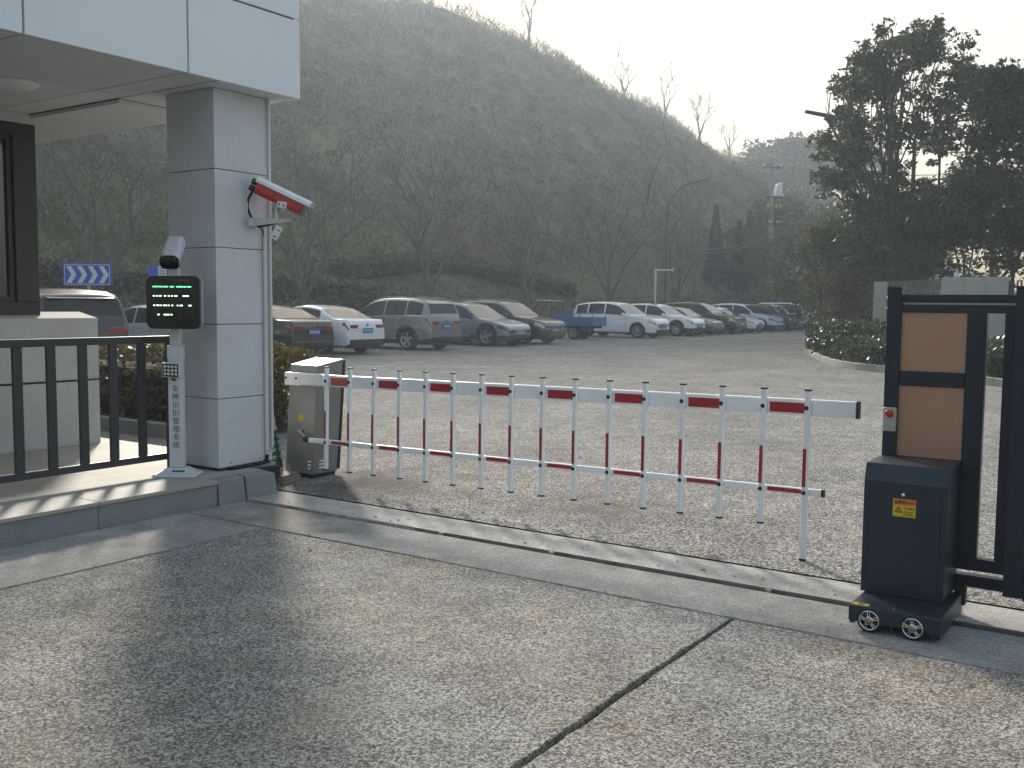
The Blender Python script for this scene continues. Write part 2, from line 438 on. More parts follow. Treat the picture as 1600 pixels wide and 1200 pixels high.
# ------------------------------------------------------------------ helpers: meshes
class MB:
    def __init__(s):
        s.v, s.f, s.mi, s.sm = [], [], [], []
    def add(s, verts, faces, mi=0, smooth=False):
        o = len(s.v)
        s.v += [tuple(p) for p in verts]
        s.f += [tuple(i + o for i in f) for f in faces]
        s.mi += [mi] * len(faces)
        s.sm += [smooth] * len(faces)
        return s
    def box(s, x0, x1, y0, y1, z0, z1, mi=0):
        x0, x1 = min(x0, x1), max(x0, x1)
        y0, y1 = min(y0, y1), max(y0, y1)
        z0, z1 = min(z0, z1), max(z0, z1)
        return s.add([(x0, y0, z0), (x1, y0, z0), (x1, y1, z0), (x0, y1, z0), (x0, y0, z1), (x1, y0, z1), (x1, y1, z1), (x0, y1, z1)],
                     [(0, 3, 2, 1), (4, 5, 6, 7), (0, 1, 5, 4), (1, 2, 6, 5), (2, 3, 7, 6), (3, 0, 4, 7)], mi)
    def hexa(s, bottom, top, mi=0):
        return s.add(list(bottom) + list(top), [(3, 2, 1, 0), (4, 5, 6, 7), (0, 1, 5, 4), (1, 2, 6, 5), (2, 3, 7, 6), (3, 0, 4, 7)], mi)
    def prism(s, poly, lo, hi, axis=2, mi=0):
        n = len(poly)
        def pt(a, b, c):
            return (a, b, c) if axis == 2 else ((a, c, b) if axis == 1 else (c, a, b))
        vs = [pt(a, b, lo) for a, b in poly] + [pt(a, b, hi) for a, b in poly]
        fs = [tuple(range(n - 1, -1, -1)), tuple(range(n, 2 * n))] + [(i, (i + 1) % n, n + (i + 1) % n, n + i) for i in range(n)]
        return s.add(vs, fs, mi)
    def cyl(s, p0, p1, r0, r1=None, n=12, mi=0, caps=True, smooth=True):
        r1 = r0 if r1 is None else r1
        p0, p1 = Vector(p0), Vector(p1)
        d = (p1 - p0)
        if d.length < 1e-6:
            return s
        q = d.to_track_quat('Z', 'Y')
        vs = []
        for p, r in ((p0, r0), (p1, r1)):
            for i in range(n):
                a = 2 * math.pi * i / n
                vs.append(p + q @ Vector((math.cos(a) * r, math.sin(a) * r, 0)))
        s.add(vs, [(i, (i + 1) % n, n + (i + 1) % n, n + i) for i in range(n)], mi, smooth)
        if caps:
            s.add(vs, [tuple(range(n - 1, -1, -1)), tuple(range(n, 2 * n))], mi)
        return s
    def tube(s, pts, r, n=8, mi=0):
        pts = [Vector(p) for p in pts]
        vs = []
        for i, p in enumerate(pts):
            d = (pts[min(i + 1, len(pts) - 1)] - pts[max(i - 1, 0)]).normalized()
            q = d.to_track_quat('Z', 'Y')
            rr = r[i] if isinstance(r, (list, tuple)) else r
            for k in range(n):
                a = 2 * math.pi * k / n
                vs.append(p + q @ Vector((math.cos(a) * rr, math.sin(a) * rr, 0)))
        fs = [(i * n + k, i * n + (k + 1) % n, (i + 1) * n + (k + 1) % n, (i + 1) * n + k) for i in range(len(pts) - 1) for k in range(n)]
        s.add(vs, fs, mi, True)
        m = len(vs)
        return s.add(vs, [tuple(range(n - 1, -1, -1)), tuple(range(m - n, m))], mi)
    def lathe(s, prof, n=20, axis='z', c=(0, 0, 0), mi=0):
        vs, fs = [], []
        for r, h in prof:
            for k in range(n):
                a = 2 * math.pi * k / n
                x, y = r * math.cos(a), r * math.sin(a)
                p = (x, y, h) if axis == 'z' else ((x, h, y) if axis == 'y' else (h, x, y))
                vs.append((p[0] + c[0], p[1] + c[1], p[2] + c[2]))
        for i in range(len(prof) - 1):
            for k in range(n):
                fs.append((i * n + k, i * n + (k + 1) % n, (i + 1) * n + (k + 1) % n, (i + 1) * n + k))
        return s.add(vs, fs, mi, True)
    def build(s, name, material, parent=None, bevel=0.0, loc=None, seg=1):
        me = bpy.data.meshes.new(name)
        me.from_pydata(s.v, [], s.f)
        for m in (material if isinstance(material, (list, tuple)) else [material]):
            me.materials.append(M[m] if isinstance(m, str) else m)
        me.polygons.foreach_set('material_index', s.mi)
        me.polygons.foreach_set('use_smooth', s.sm)
        me.update()
        o = bpy.data.objects.new(name, me)
        col.objects.link(o)
        if parent is not None:
            o.parent = parent
        if loc is not None:
            o.location = loc
        if bevel:
            b = o.modifiers.new('bevel', 'BEVEL')
            b.width = bevel
            b.segments = seg
            b.limit_method = 'ANGLE'
            b.angle_limit = rad(40)
        return o
def fast_mesh(name, verts, nper, material, parent=None):
    """many separate small faces of nper corners each, from a numpy array (N*nper, 3)"""
    verts = np.asarray(verts, dtype=np.float32).reshape(-1, 3)
    nv = len(verts)
    nf = nv // nper
    me = bpy.data.meshes.new(name)
    me.vertices.add(nv)
    me.vertices.foreach_set('co', verts.ravel())
    me.loops.add(nv)
    me.loops.foreach_set('vertex_index', np.arange(nv, dtype=np.int32))
    me.polygons.add(nf)
    me.polygons.foreach_set('loop_start', np.arange(0, nv, nper, dtype=np.int32))
    me.update(calc_edges=True)
    for m in (material if isinstance(material, (list, tuple)) else [material]):
        me.materials.append(M[m] if isinstance(m, str) else m)
    o = bpy.data.objects.new(name, me)
    col.objects.link(o)
    if parent is not None:
        o.parent = parent
    return o
def tag(o, label, cat, group=None, kind=None):
    if label: o['label'] = label
    if cat: o['category'] = cat
    if group: o['group'] = group
    if kind: o['kind'] = kind
    return o
def thing(name, label, cat, loc=(0, 0, 0), rz=0.0, group=None):
    o = bpy.data.objects.new(name, None)
    o.empty_display_size = 0.2
    col.objects.link(o)
    o.location = loc
    o.rotation_euler = (0, 0, rz)
    return tag(o, label, cat, group)
def struct(o):
    o['kind'] = 'structure'
    return o
def copy_tree(o, parent=None):
    c = o.copy()
    col.objects.link(c)
    c.parent = parent
    for ch in o.children:
        copy_tree(ch, c)
    return c
def text_mesh(name, body, size, material, parent, matrix, spacing=1.0):
    cu = bpy.data.curves.new(name, 'FONT')
    cu.body = body
    cu.size = size
    cu.align_x, cu.align_y = 'CENTER', 'CENTER'
    cu.extrude = 0.0006
    cu.resolution_u = 3
    cu.space_line = spacing
    t = bpy.data.objects.new(name, cu)
    col.objects.link(t)
    dg = bpy.context.evaluated_depsgraph_get()
    me = bpy.data.meshes.new_from_object(t.evaluated_get(dg))
    bpy.data.objects.remove(t)
    me.name = name
    me.materials.clear()
    me.materials.append(M[material])
    o = bpy.data.objects.new(name, me)
    col.objects.link(o)
    o.parent = parent
    o.matrix_local = matrix
    return o
FRONT = Matrix.Rotation(math.pi / 2, 4, 'X')     # text that faces local -Y

def quads(c, size, aspect=0.5, up=0.0, droop=0.0, dirs=None):
    """leaf-shaped four-cornered faces around centres c; size per leaf"""
    n = len(c)
    a = rng.normal(size=(n, 3))
    if dirs is not None:
        a = dirs + a * 0.35
    a[:, 2] = a[:, 2] * (1 - droop) - droop
    if up:
        a[:, 2] = np.abs(a[:, 2]) * (1 - up) + up * 1.5
    a /= np.linalg.norm(a, axis=1, keepdims=True) + 1e-9
    b = np.cross(a, rng.normal(size=(n, 3)))
    b /= np.linalg.norm(b, axis=1, keepdims=True) + 1e-9
    s = (size * (0.6 + 0.8 * rng.random(n)))[:, None] if np.isscalar(size) else size[:, None]
    l, w = a * s, b * s * aspect
    v = np.stack([c - l * 0.5, c + w * 0.5, c + l * 0.5, c - w * 0.5], axis=1)
    return v.reshape(-1, 3)

def value_noise(x, y, seed=0):
    xi, yi = np.floor(x).astype(int), np.floor(y).astype(int)
    xf, yf = x - xi, y - yi
    def h(a, b):
        n = (a * 374761393 + b * 668265263 + seed * 974634777) & 0x7fffffff
        n = ((n ^ (n >> 13)) * 1274126177) & 0x7fffffff
        return ((n ^ (n >> 16)) & 0xffff) / 65535.0
    sx, sy = xf * xf * (3 - 2 * xf), yf * yf * (3 - 2 * yf)
    return (h(xi, yi) * (1 - sx) + h(xi + 1, yi) * sx) * (1 - sy) + (h(xi, yi + 1) * (1 - sx) + h(xi + 1, yi + 1) * sx) * sy

# ================================================================== THE SETTING
# ground sheet, road, paving slabs, track
g = MB()
g.add([P(-400, -400, -0.07), P(600, -400, -0.07), P(600, 300, -0.07), P(-400, 300, -0.07)], [(0, 1, 2, 3)])
struct(g.build('ground', 'dirt'))
ZP = 0.185
g = MB()
g.add([P(5.64, -120, 0), P(330, -120, 0), P(330, 27.5, 0), P(-40, 27.5, 0), P(-40, 12.6, 0), P(5.64, 12.6, 0)], [(0, 1, 2, 3, 4, 5)])
struct(g.build('road', 'asphalt'))
pav = struct(MB().add([P(-12, -14, -0.03), P(5.63, -14, -0.03), P(5.63, 6.4, -0.03), P(-12, 6.4, -0.03)], [(0, 1, 2, 3)]).build('pavement', 'crack'))
def slab(u0, u1, v0, v1, m, jit=0.009, gap=0.009, top=0.0, name='concrete_slab'):
    u0, u1, v0, v1 = u0 + gap, u1 - gap, v0 + gap, v1 - gap
    pts = []
    def edge(a, b):
        L = math.dist(a, b)
        n = max(2, int(L / 0.07))
        ph = random.random() * 50
        nx, ny = -(b[1] - a[1]) / L, (b[0] - a[0]) / L
        for i in range(n):
            t = i / n
            j = 0 if i == 0 else jit * (random.random() - 0.2 + 0.9 * math.sin(ph + t * L * 2.1) * math.sin(ph * 2 + t * L * 0.9))
            pts.append((a[0] + (b[0] - a[0]) * t + nx * j, a[1] + (b[1] - a[1]) * t + ny * j))
    c = [(u0, v0), (u1, v0), (u1, v1), (u0, v1)]
    for i in range(4):
        edge(c[i], c[(i + 1) % 4])
    w = [P(a, b) for a, b in pts]
    return MB().prism([(p.x, p.y) for p in w], -0.045, top).build(name, m, pav, bevel=0.004)
for v0, v1 in ((-13.9, -8.6), (-8.6, -3.4), (-3.4, 1.795), (1.795, 5.19)):
    slab(-7.5, -1.4, v0, v1, 'apron')
    slab(-1.4, 4.62, v0, v1, 'apron')
for u0, u1 in ((-7.5, -1.4), (-1.4, 4.62)):
    slab(u0, u1, 5.19, 6.06, 'smooth')
slab(4.62, 5.165, -13.9, 0.2, 'smooth', 0.004)
slab(4.62, 5.165, 0.2, 6.04, 'smooth', 0.004)
slab(5.225, 5.62, -13.9, -0.7, 'pale', 0.006)
slab(5.225, 5.62, -0.7, 6.2, 'pale', 0.006)
# steel gate track let into the strip, and chips of stone lying along it
trk = MB()
trk.box(-7.85, 6.1, 0.0, 0.005, -0.03, 0.006).box(-7.85, 6.1, 0.046, 0.050, -0.03, -0.008).box(-7.85, 6.1, 0.005, 0.046, -0.03, -0.026, 1)
tr = tag(trk.build('gate_track', ['steel', 'crack']), 'long sunken steel track crossing the concrete strip under the gate', 'track')
tr.location = P(5.168, -1.75)
tr.rotation_euler = (0, 0, RZ_GATE + math.pi)
tr.location = P(5.222, -1.75)

# little pale clips in the track and loose stone chips on the concrete
for px, py in ((520, 806), (862, 863), (1197, 924), (690, 833)):
    q = ground(px, py)
    a_, b_2 = to_uv(q.x, q.y)
    o = MB().box(-0.016, 0.016, -0.008, 0.008, -0.02, 0.004).build('track_clip', 'pale', tr)
    o.matrix_parent_inverse = Matrix()
    o.location = (b_2 - (-1.75), 0.02, 0)
chips = MB()
rc = random.Random(5)
for k in range(150):
    if k < 40:
        p_ = P(rc.uniform(5.24, 5.5), rc.uniform(0.5, 6.0))
    elif k < 100:
        p_ = P(rc.uniform(1.5, 5.1), rc.uniform(0.0, 5.8))
    else:
        p_ = P(rc.uniform(5.7, 6.6), rc.uniform(1.5, 6.0))
    r_ = rc.uniform(0.003, 0.009) * (1.6 if rc.random() < 0.1 else 1)
    a_ = rc.random() * 6.28
    pts_ = [(p_.x + r_ * math.cos(a_ + j * 1.571) * rc.uniform(0.7, 1.3), p_.y + r_ * math.sin(a_ + j * 1.571) * rc.uniform(0.7, 1.3)) for j in range(4)]
    chips.hexa([(x, y, 0.0005) for x, y in pts_], [(x * 0.6 + p_.x * 0.4, y * 0.6 + p_.y * 0.4, r_ * 0.9) for x, y in pts_])
tag(chips.build('stone_chips', 'pale'), 'tiny pale stone chips scattered over the concrete by the track', 'stone chips', kind='stuff')
# worn painted parking lines on the asphalt
for i, (a, b) in enumerate((((880, 613), (930, 613)), ((720, 573), (768, 573)), ((610, 572), (640, 571)), ((840, 553), (800, 552)))):
    pass
lines = [((598, 573), (612, 572)), ((721, 573.5), (768, 573.2)), ((558, 573.5), (612, 572)), ((617, 566), (668, 567)), ((1010, 560), (1040, 557))]
for (a, b) in lines[1:4]:
    p0, p1 = ground(*a), ground(*b)
    d = (p1 - p0).normalized()
    n = Vector((-d.y, d.x, 0)) * 0.07
    pts = []
    k = 14
    for i in range(k + 1):
        q = p0.lerp(p1, i / k)
        pts.append(q - n * (0.6 + 0.5 * random.random()))
    for i in range(k, -1, -1):
        q = p0.lerp(p1, i / k)
        pts.append(q + n * (0.6 + 0.5 * random.random()))
    o = MB().add([(p.x, p.y, 0.004) for p in pts], [tuple(range(len(pts)))]).build('painted_line', 'line')
    struct(o)

# raised platform of the gatehouse: granite kerb stones round a paved floor
plat = thing('platform', 'raised granite platform with stone kerb under the gatehouse railing', 'platform', P(0, 0), RZ_UV)
MB().box(-8, 5.44, 6.13, 12.4, -0.05, ZP - 0.03).box(5.44, 5.84, 6.36, 12.4, -0.05, ZP - 0.03).build('bed', 'joint', plat)
ku = [-8, -6.2, -4.4, -2.6, -0.8, 1.2, 2.55, 3.93, 4.93]
for a, b in zip(ku[:-1], ku[1:]):
    MB().box(a + 0.002, b - 0.002, 6.065, 6.13, -0.05, ZP - 0.028).build('kerb_stone', 'granite', plat, bevel=0.003)
    MB().box(a + 0.002, b - 0.002, 6.05, 6.40, ZP - 0.027, ZP).build('coping_stone', 'granite_top', plat, bevel=0.003)
# the two loose kerb stones at the end, set a little askew
for u0, u1, dv, tilt in ((4.94, 5.23, 0.0, 0.02), (5.24, 5.50, -0.015, -0.03)):
    k = MB().hexa([(u0, 6.06 + dv - tilt, -0.05), (u1, 6.06 + dv + tilt, -0.05), (u1, 6.20, -0.05), (u0, 6.20, -0.05)],
                  [(u0, 6.085 + dv - tilt, ZP - 0.012), (u1 - 0.01, 6.085 + dv + tilt, ZP - 0.012), (u1 - 0.01, 6.20, ZP), (u0, 6.20, ZP)])
    k.build('loose_kerb_stone', 'granite', plat, bevel=0.004)
    MB().box(u0, u1, 6.203, 6.40, ZP - 0.027, ZP - 0.001).build('coping_stone', 'granite_top', plat, bevel=0.003)
for i in range(7):
    for j in range(7):
        u1 = 5.44 - i * 0.9
        v0 = 6.405 + j * 0.6
        MB().box(u1 - 0.897, u1, v0, v0 + 0.597, ZP - 0.027, ZP).build('paving_stone', 'granite_top', plat)
for j in range(9):
    v0 = 6.405 + j * 0.6
    MB().box(5.443, 5.83, v0, v0 + 0.597, ZP - 0.027, ZP).build('paving_stone', 'granite_top', plat)

# ------------------------------------------------------------------ hill
HB = 26.8
def hill_crest(u):
    return np.interp(u, [-80, 0, 55, 80, 92, 105, 147, 185, 215, 260, 340], [27, 29.5, 30.5, 33.5, 35.5, 34.5, 31.0, 26.5, 24.5, 24, 20])
def hill_z(u, v):
    u, v = np.asarray(u, float), np.asarray(v, float)
    h = hill_crest(u)
    t = (v - HB)
    lower = np.clip(t / 7.0, 0, 1)
    z = 0.05 + lower * lower * (3 - 2 * lower) * 2.6
    s = np.clip((t - 5.0) / 40.0, 0, 1)
    z = z + (h - 2.6) * (s * (0.55 + 0.45 * s * (2 - s)) )
    over = np.clip((v - HB - 46) / 70.0, 0, 1)
    z = z - over * 7
    rough = np.clip((t - 2) / 10, 0, 1)
    z = z + rough * ((value_noise(u * 0.09, v * 0.09, 3) - 0.5) * 3.2 + (value_noise(u * 0.3, v * 0.3, 5) - 0.5) * 1.1)
    return np.where(t < 0, 0.05, z)
us = np.arange(-60, 336, 2.0)
vs = np.concatenate([np.arange(HB, HB + 50, 1.25), np.arange(HB + 50, HB + 150, 5)])
uu, vv = np.meshgrid(us, vs, indexing='ij')
zz = hill_z(uu, vv)
zz[:, 0] = -0.05
pts = uu[..., None] * U + vv[..., None] * V
pts[..., 2] = zz
nu, nv = uu.shape
me = bpy.data.meshes.new('hill')
idx = np.arange(nu * nv).reshape(nu, nv)
fa = np.stack([idx[:-1, :-1], idx[1:, :-1], idx[1:, 1:], idx[:-1, 1:]], axis=-1).reshape(-1, 4)
me.from_pydata(pts.reshape(-1, 3).tolist(), [], fa.tolist())
me.materials.append(M['hill'])
me.polygons.foreach_set('use_smooth', [True] * len(me.polygons))
me.update()
ho = bpy.data.objects.new('hill', me)
col.objects.link(ho)
struct(ho)
def on_hill(u, v, dz=0.0):
    p = P(u, v)
    return Vector((p.x, p.y, float(hill_z(u, v)) + dz))

def scatter_hill(n, v0, v1, power=1.0, u0=14, u1=240):
    """random places on the hillside, denser towards the camera"""
    u = u0 + (u1 - u0) * rng.random(n) ** power
    v = v0 + (v1 - v0) * rng.random(n)
    p = u[:, None] * U + v[:, None] * V
    p[:, 2] = hill_z(u, v)
    return p, u, v
# tangled winter brush
p, u_, v_ = scatter_hill(4200, HB + 8.5, HB + 60, 1.35)
parts = []
k = 60
rad_c = 0.5 + 1.1 * rng.random(len(p)) ** 1.5
off = rng.normal(size=(len(p), k, 3))
off /= np.linalg.norm(off, axis=2, keepdims=True)
off *= (rng.random((len(p), k, 1)) ** 0.4)
off[..., 2] = np.abs(off[..., 2]) * 1.1
cc = p[:, None, :] + off * rad_c[:, None, None]
parts.append(quads(cc.reshape(-1, 3), 0.30, 0.30, up=0.2))
p, u_, v_ = scatter_hill(70000, HB + 6.5, HB + 60, 1.4)
p[:, 2] += 0.3 * rng.random(len(p))
ln = (0.7 + 1.3 * rng.random(len(p)))
parts.append(quads(p, ln, 0.03, up=0.62))
tag(fast_mesh('brush', np.concatenate(parts), 4, 'brush'), 'tangled brown winter brush covering the steep hillside', 'brush', kind='stuff')
# fringe of taller brush against the sky along the crest
p, u_, v_ = scatter_hill(9000, HB + 38, HB + 52, 1.0, 60, 250)
p[:, 2] += 0.6 + 1.0 * rng.random(len(p))
tag(fast_mesh('crest_reeds', quads(p, 1.6 + 1.6 * rng.random(len(p)), 0.035, up=0.8), 4, 'brush'), 'tall thin reeds and saplings along the hill crest', 'reeds', kind='stuff')
# grass on the lower slope
p, u_, v_ = scatter_hill(60000, HB + 1.5, HB + 17, 1.5, 14, 150)
p[:, 2] += 0.10
tag(fast_mesh('slope_grass', quads(p, 0.34, 0.16, up=0.35), 4, 'grass'), 'rough green and straw grass on the lower slope', 'grass', kind='stuff')
# leafy ground cover just behind the parked cars
p, u_, v_ = scatter_hill(46000, HB - 0.2, HB + 4.6, 1.35, 12, 110)
lump = value_noise(u_ * 0.8, v_ * 0.8, 9)
p[:, 2] += 0.1 + 0.55 * lump * rng.random(len(p)) ** 0.5
tag(fast_mesh('ground_cover', quads(p, 0.17, 0.55), 4, 'cover'), 'low glossy brownish ground cover behind the parked cars', 'ground cover', kind='stuff')

def hedge_leaves(path, width, h, n, leaf, zf):
    """leaves on top and sides of a clipped hedge that follows a path of (x, y)"""
    path = np.array(path, float)
    seg = np.diff(path, axis=0)
    ln = np.linalg.norm(seg, axis=1)
    cum = np.concatenate([[0], np.cumsum(ln)])
    s = rng.random(n) * cum[-1]
    i = np.clip(np.searchsorted(cum, s, side='right') - 1, 0, len(seg) - 1)
    t = (s - cum[i]) / ln[i]
    c = path[i] + seg[i] * t[:, None]
    nr = np.stack([-seg[i][:, 1], seg[i][:, 0]], axis=1) / ln[i][:, None]
    q = rng.random(n)
    a = np.where(q < 0.45, rng.random(n) * 2 - 1, np.sign(rng.random(n) - 0.5)) 
    zt = np.where(q < 0.45, 1.0, rng.random(n))
    ends = rng.random(n) < min(0.3, 2.2 * width / (cum[-1] + width))      # leaves on the two ends too
    s = np.where(ends, np.where(rng.random(n) < 0.5, 0.0, cum[-1]) + rng.normal(size=n) * 0.10, s)
    i = np.where(ends, np.where(s < cum[-1] / 2, 0, len(seg) - 1), i)
    c = np.where(ends[:, None], np.where((s < cum[-1] / 2)[:, None], path[0], path[-1]) + rng.normal(size=(n, 2)) * 0.06, c)
    nr = np.stack([-seg[i][:, 1], seg[i][:, 0]], axis=1) / ln[i][:, None]
    a = np.where(ends, rng.random(n) * 2 - 1, a)
    zt = np.where(ends, rng.random(n), zt)
    # bulge
    wob = 1 + 0.12 * np.sin(s * 3.1) + 0.1 * (value_noise(s * 1.7, a * 2 + 5, 4) - 0.5)
    x = c + nr * (a * width / 2 * wob)[:, None]
    z = zt * h * (1 + 0.16 * (value_noise(s * 2.3, a * 3, 8) - 0.5)) + rng.normal(size=n) * leaf * 0.35
    x += rng.normal(size=(n, 2)) * leaf * 0.35
    base = np.array([zf(px, py) for px, py in c]) if callable(zf) else np.full(n, zf)
    return np.concatenate([x, (base + np.maximum(z, 0.02))[:, None]], axis=1)
def hedge(name, label, path, width, h, n, leaf, material, zf, group=None, cat='hedge'):
    b = thing(name, label, cat, (path[0][0], path[0][1], zf(*path[0]) if callable(zf) else zf), 0, group)
    off = np.array(b.location)
    pts = hedge_leaves(path, width, h, n, leaf, zf)
    fast_mesh('foliage', quads(pts, leaf, 0.55) - off, 4, material, b)
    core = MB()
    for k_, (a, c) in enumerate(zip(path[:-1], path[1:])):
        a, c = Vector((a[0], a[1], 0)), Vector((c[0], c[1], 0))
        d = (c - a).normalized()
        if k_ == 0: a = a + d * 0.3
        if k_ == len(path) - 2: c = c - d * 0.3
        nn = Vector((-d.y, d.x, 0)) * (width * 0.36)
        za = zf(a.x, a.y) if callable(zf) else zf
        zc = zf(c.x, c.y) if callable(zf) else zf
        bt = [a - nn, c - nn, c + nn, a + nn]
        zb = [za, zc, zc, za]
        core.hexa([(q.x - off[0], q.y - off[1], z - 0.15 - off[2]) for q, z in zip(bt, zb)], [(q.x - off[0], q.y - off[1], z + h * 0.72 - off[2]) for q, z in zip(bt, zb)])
    core.build('dark_core', 'core', b)  # near-black filler boxes: the shade inside the hedge put into their colour
    return b
def hz_xy(x, y):
    a, b = to_uv(x, y)
    return float(hill_z(a, b))
def uvpath(pts):
    return [tuple(P(a, b)[:2]) for a, b in pts]
hedge('slope_hedge', 'dark clipped hedge on the slope above the black and white sedans', uvpath([(20, 31.8), (25, 31.5), (30, 31.6), (34.4, 31.2)]), 1.7, 0.85, 9000, 0.15, 'cover', hz_xy, 'clipped hedges on the slope')
hedge('slope_hedge', 'dark clipped hedge on the slope above the grey and black SUVs', uvpath([(34.6, 33.4), (40, 34.0), (46, 33.6), (53, 32.0)]), 1.5, 0.8, 8000, 0.16, 'hedge', hz_xy, 'clipped hedges on the slope')
hedge('slope_hedge', 'dark clipped hedge on the slope behind the gatehouse and arrow sign', uvpath([(8, 31.0), (14, 31.4), (19.4, 31.9)]), 1.6, 0.8, 6000, 0.15, 'cover', hz_xy, 'clipped hedges on the slope')

# ================================================================== GATEHOUSE
# pillar: five courses of stone cladding with recessed joints
pil = thing('pillar', 'square grey stone clad pillar holding up the canopy corner', 'pillar', P(0, 0), RZ_UV)
PU0, PU1, PV0, PV1 = 5.212, 5.775, 6.384, 6.97
MB().box(PU0 + 0.012, PU1 - 0.012, PV0 + 0.012, PV1 - 0.012, ZP, 3.235).build('core', 'joint', pil)
jz = [ZP + 0.022, 0.770, 1.368, 1.979, 2.593, 3.219]
for z0, z1 in zip(jz[:-1], jz[1:]):
    MB().box(PU0, PU1, PV0, PV1, z0 + 0.003, z1 - 0.003).build('cladding_block', 'cladding', pil, bevel=0.002)
cb = MB()
for du in (0.12, 0.42):
    cb.cyl((PU0 + du, PV0 - 0.004, 0.245), (PU0 + du, PV0 + 0.002, 0.245), 0.008, n=8)
cb.build('screw_heads', 'steel', pil)
# conduit on its front
con = thing('conduit', 'thin white cable conduit running down the edge of the stone pillar', 'conduit', P(5.70, 6.36), RZ_UV)
MB().cyl((0.0, 0.005, 0.27), (0.0, 0.005, 2.16), 0.016, n=10).build('lower_pipe', 'pipe', con)
MB().cyl((0.058, 0.004, 0.32), (0.058, 0.004, 3.215), 0.013, n=10).build('upper_pipe', 'pipe', con)
MB().tube([(0, 0.005, 0.30), (0, 0.005, 0.23), (-0.03, 0.006, 0.205), (-0.16, 0.008, 0.203), (-0.40, 0.004, 0.200)], 0.017, 8).build('black_elbow', 'black', con)
for z in (0.75, 1.35, 1.95):
    MB().box(-0.024, 0.024, -0.004, 0.022, z, z + 0.02).build('clip', 'pipe', con)

# canopy: fascia panels, soffit panels, ceiling lamp
can = thing('canopy', 'white panelled flat canopy roof over the gatehouse entrance', 'canopy', P(0, 0), RZ_UV)
SZ, CU1, CV0, CV1 = 3.219, 5.907, 6.15, 13.0
fu = [-1.4, -0.2, 1.06, 2.31, 3.553, 4.80, CU1]
for a, b in zip(fu[:-1], fu[1:]):
    for z0, z1 in ((SZ, 3.848), (3.848, 4.15)):
        MB().box(a + 0.008, b - (0.008 if b < CU1 else 0), CV0, CV0 + 0.03, z0 + (0.008 if z0 > SZ else 0), z1 - 0.008).build('fascia_panel', 'panel_alu', can, bevel=0.002)
fv = [CV0 + 0.034, 7.35, 8.55, 9.75, 10.95, CV1]
for a, b in zip(fv[:-1], fv[1:]):
    for z0, z1 in ((SZ, 3.848), (3.848, 4.15)):
        MB().box(CU1 - 0.03, CU1, a + 0.004, b - 0.004, z0 + (0.004 if z0 > SZ else 0), z1 - 0.004).build('side_fascia_panel', 'panel_alu', can, bevel=0.002)
MB().box(-1.4, CU1 - 0.035, CV0 + 0.035, CV1, SZ + 0.025, 4.13).build('roof_core', 'joint', can)
su = [-1.4, -0.1, 1.15, 2.35, 3.55, 4.79, 5.08]
sv = [CV0 + 0.034, 7.30, 8.05, 8.80, 10.2, 11.6, 13.0]
for i in range(len(su) - 1):
    for j in range(len(sv) - 1):
        u0, u1, v0, v1 = su[i], su[i + 1], sv[j], sv[j + 1]
        MB().box(u0 + 0.007, u1 - 0.007, v0 + 0.007, v1 - 0.007, SZ + 0.001, SZ + 0.02).build('soffit_panel', 'soffit', can)
ev = [CV0 + 0.034, 7.42, 8.6, 9.8, 11.0, 13.0]
for a, b in zip(ev[:-1], ev[1:]):
    z0 = SZ + 0.001 if a < 7 else SZ - 0.035
    if a < 7:
        MB().box(5.092, CU1 - 0.034, a + 0.003, b - 0.003, z0, SZ + 0.02).build('edge_soffit_panel', 'soffit', can)
    else:
        MB().box(5.092, CU1 + 0.003, a + 0.003, b - 0.003, z0, SZ - 0.003).build('edge_soffit_panel', 'soffit', can)
lam = thing('ceiling_lamp', 'round white flush ceiling lamp under the canopy', 'ceiling lamp', P(4.27, 7.56, SZ), RZ_UV)
MB().lathe([(0.0, -0.055), (0.10, -0.052), (0.165, -0.035), (0.185, -0.012), (0.185, 0.0)], 32).build('cover', 'lamp', lam)
MB().lathe([(0.186, -0.012), (0.197, -0.010), (0.197, 0.001), (0.184, 0.001)], 32).build('rim', 'colwhite', lam)

# booth: plinth wall with a groove, dark framed window above it
bo = thing('guard_booth', 'grey walled guard booth with a dark framed window', 'booth', P(0, 0), RZ_UV)
WF = 8.62
MB().box(-1.5, 5.63, WF, WF + 0.30, ZP, 0.787).build('lower_wall', 'plaster', bo, bevel=0.004)
MB().box(-1.5, 5.615, WF + 0.015, WF + 0.29, 0.787, 0.807).build('wall_groove', 'joint', bo)
MB().hexa([(-1.5, WF, 0.807), (5.63, WF, 0.807), (5.63, WF + 0.30, 0.807), (-1.5, WF + 0.30, 0.807)],
          [(-1.5, WF, 1.383), (5.63, WF, 1.383), (5.63, WF + 0.30, 1.44), (-1.5, WF + 0.30, 1.44)]).build('upper_wall', 'plaster', bo, bevel=0.004)
MB().box(-1.5, 5.63, WF + 0.301, WF + 0.5, ZP, 1.42).build('wall_back', 'plaster', bo)
wy = WF + 0.14
wn_ = MB().hexa([(-1.0, wy, 1.41), (5.14, wy, 1.41), (5.14, wy + 0.12, 1.435), (-1.0, wy + 0.12, 1.435)],
                [(-1.0, wy, 1.53), (5.14, wy, 1.53), (5.14, wy + 0.12, 1.53), (-1.0, wy + 0.12, 1.53)])
fr = MB()
fr.box(-1.0, 5.14, wy, wy + 0.12, 3.02, 3.13)
for a, b in ((4.925, 5.14), (3.55, 3.70), (2.2, 2.35), (0.8, 0.95)):
    fr.box(a, b, wy, wy + 0.12, 1.53, 3.02)
wf = fr.build('window_frame', 'winframe', bo, bevel=0.004)
wn_.build('window_sill_frame', 'winframe', wf, bevel=0.004)
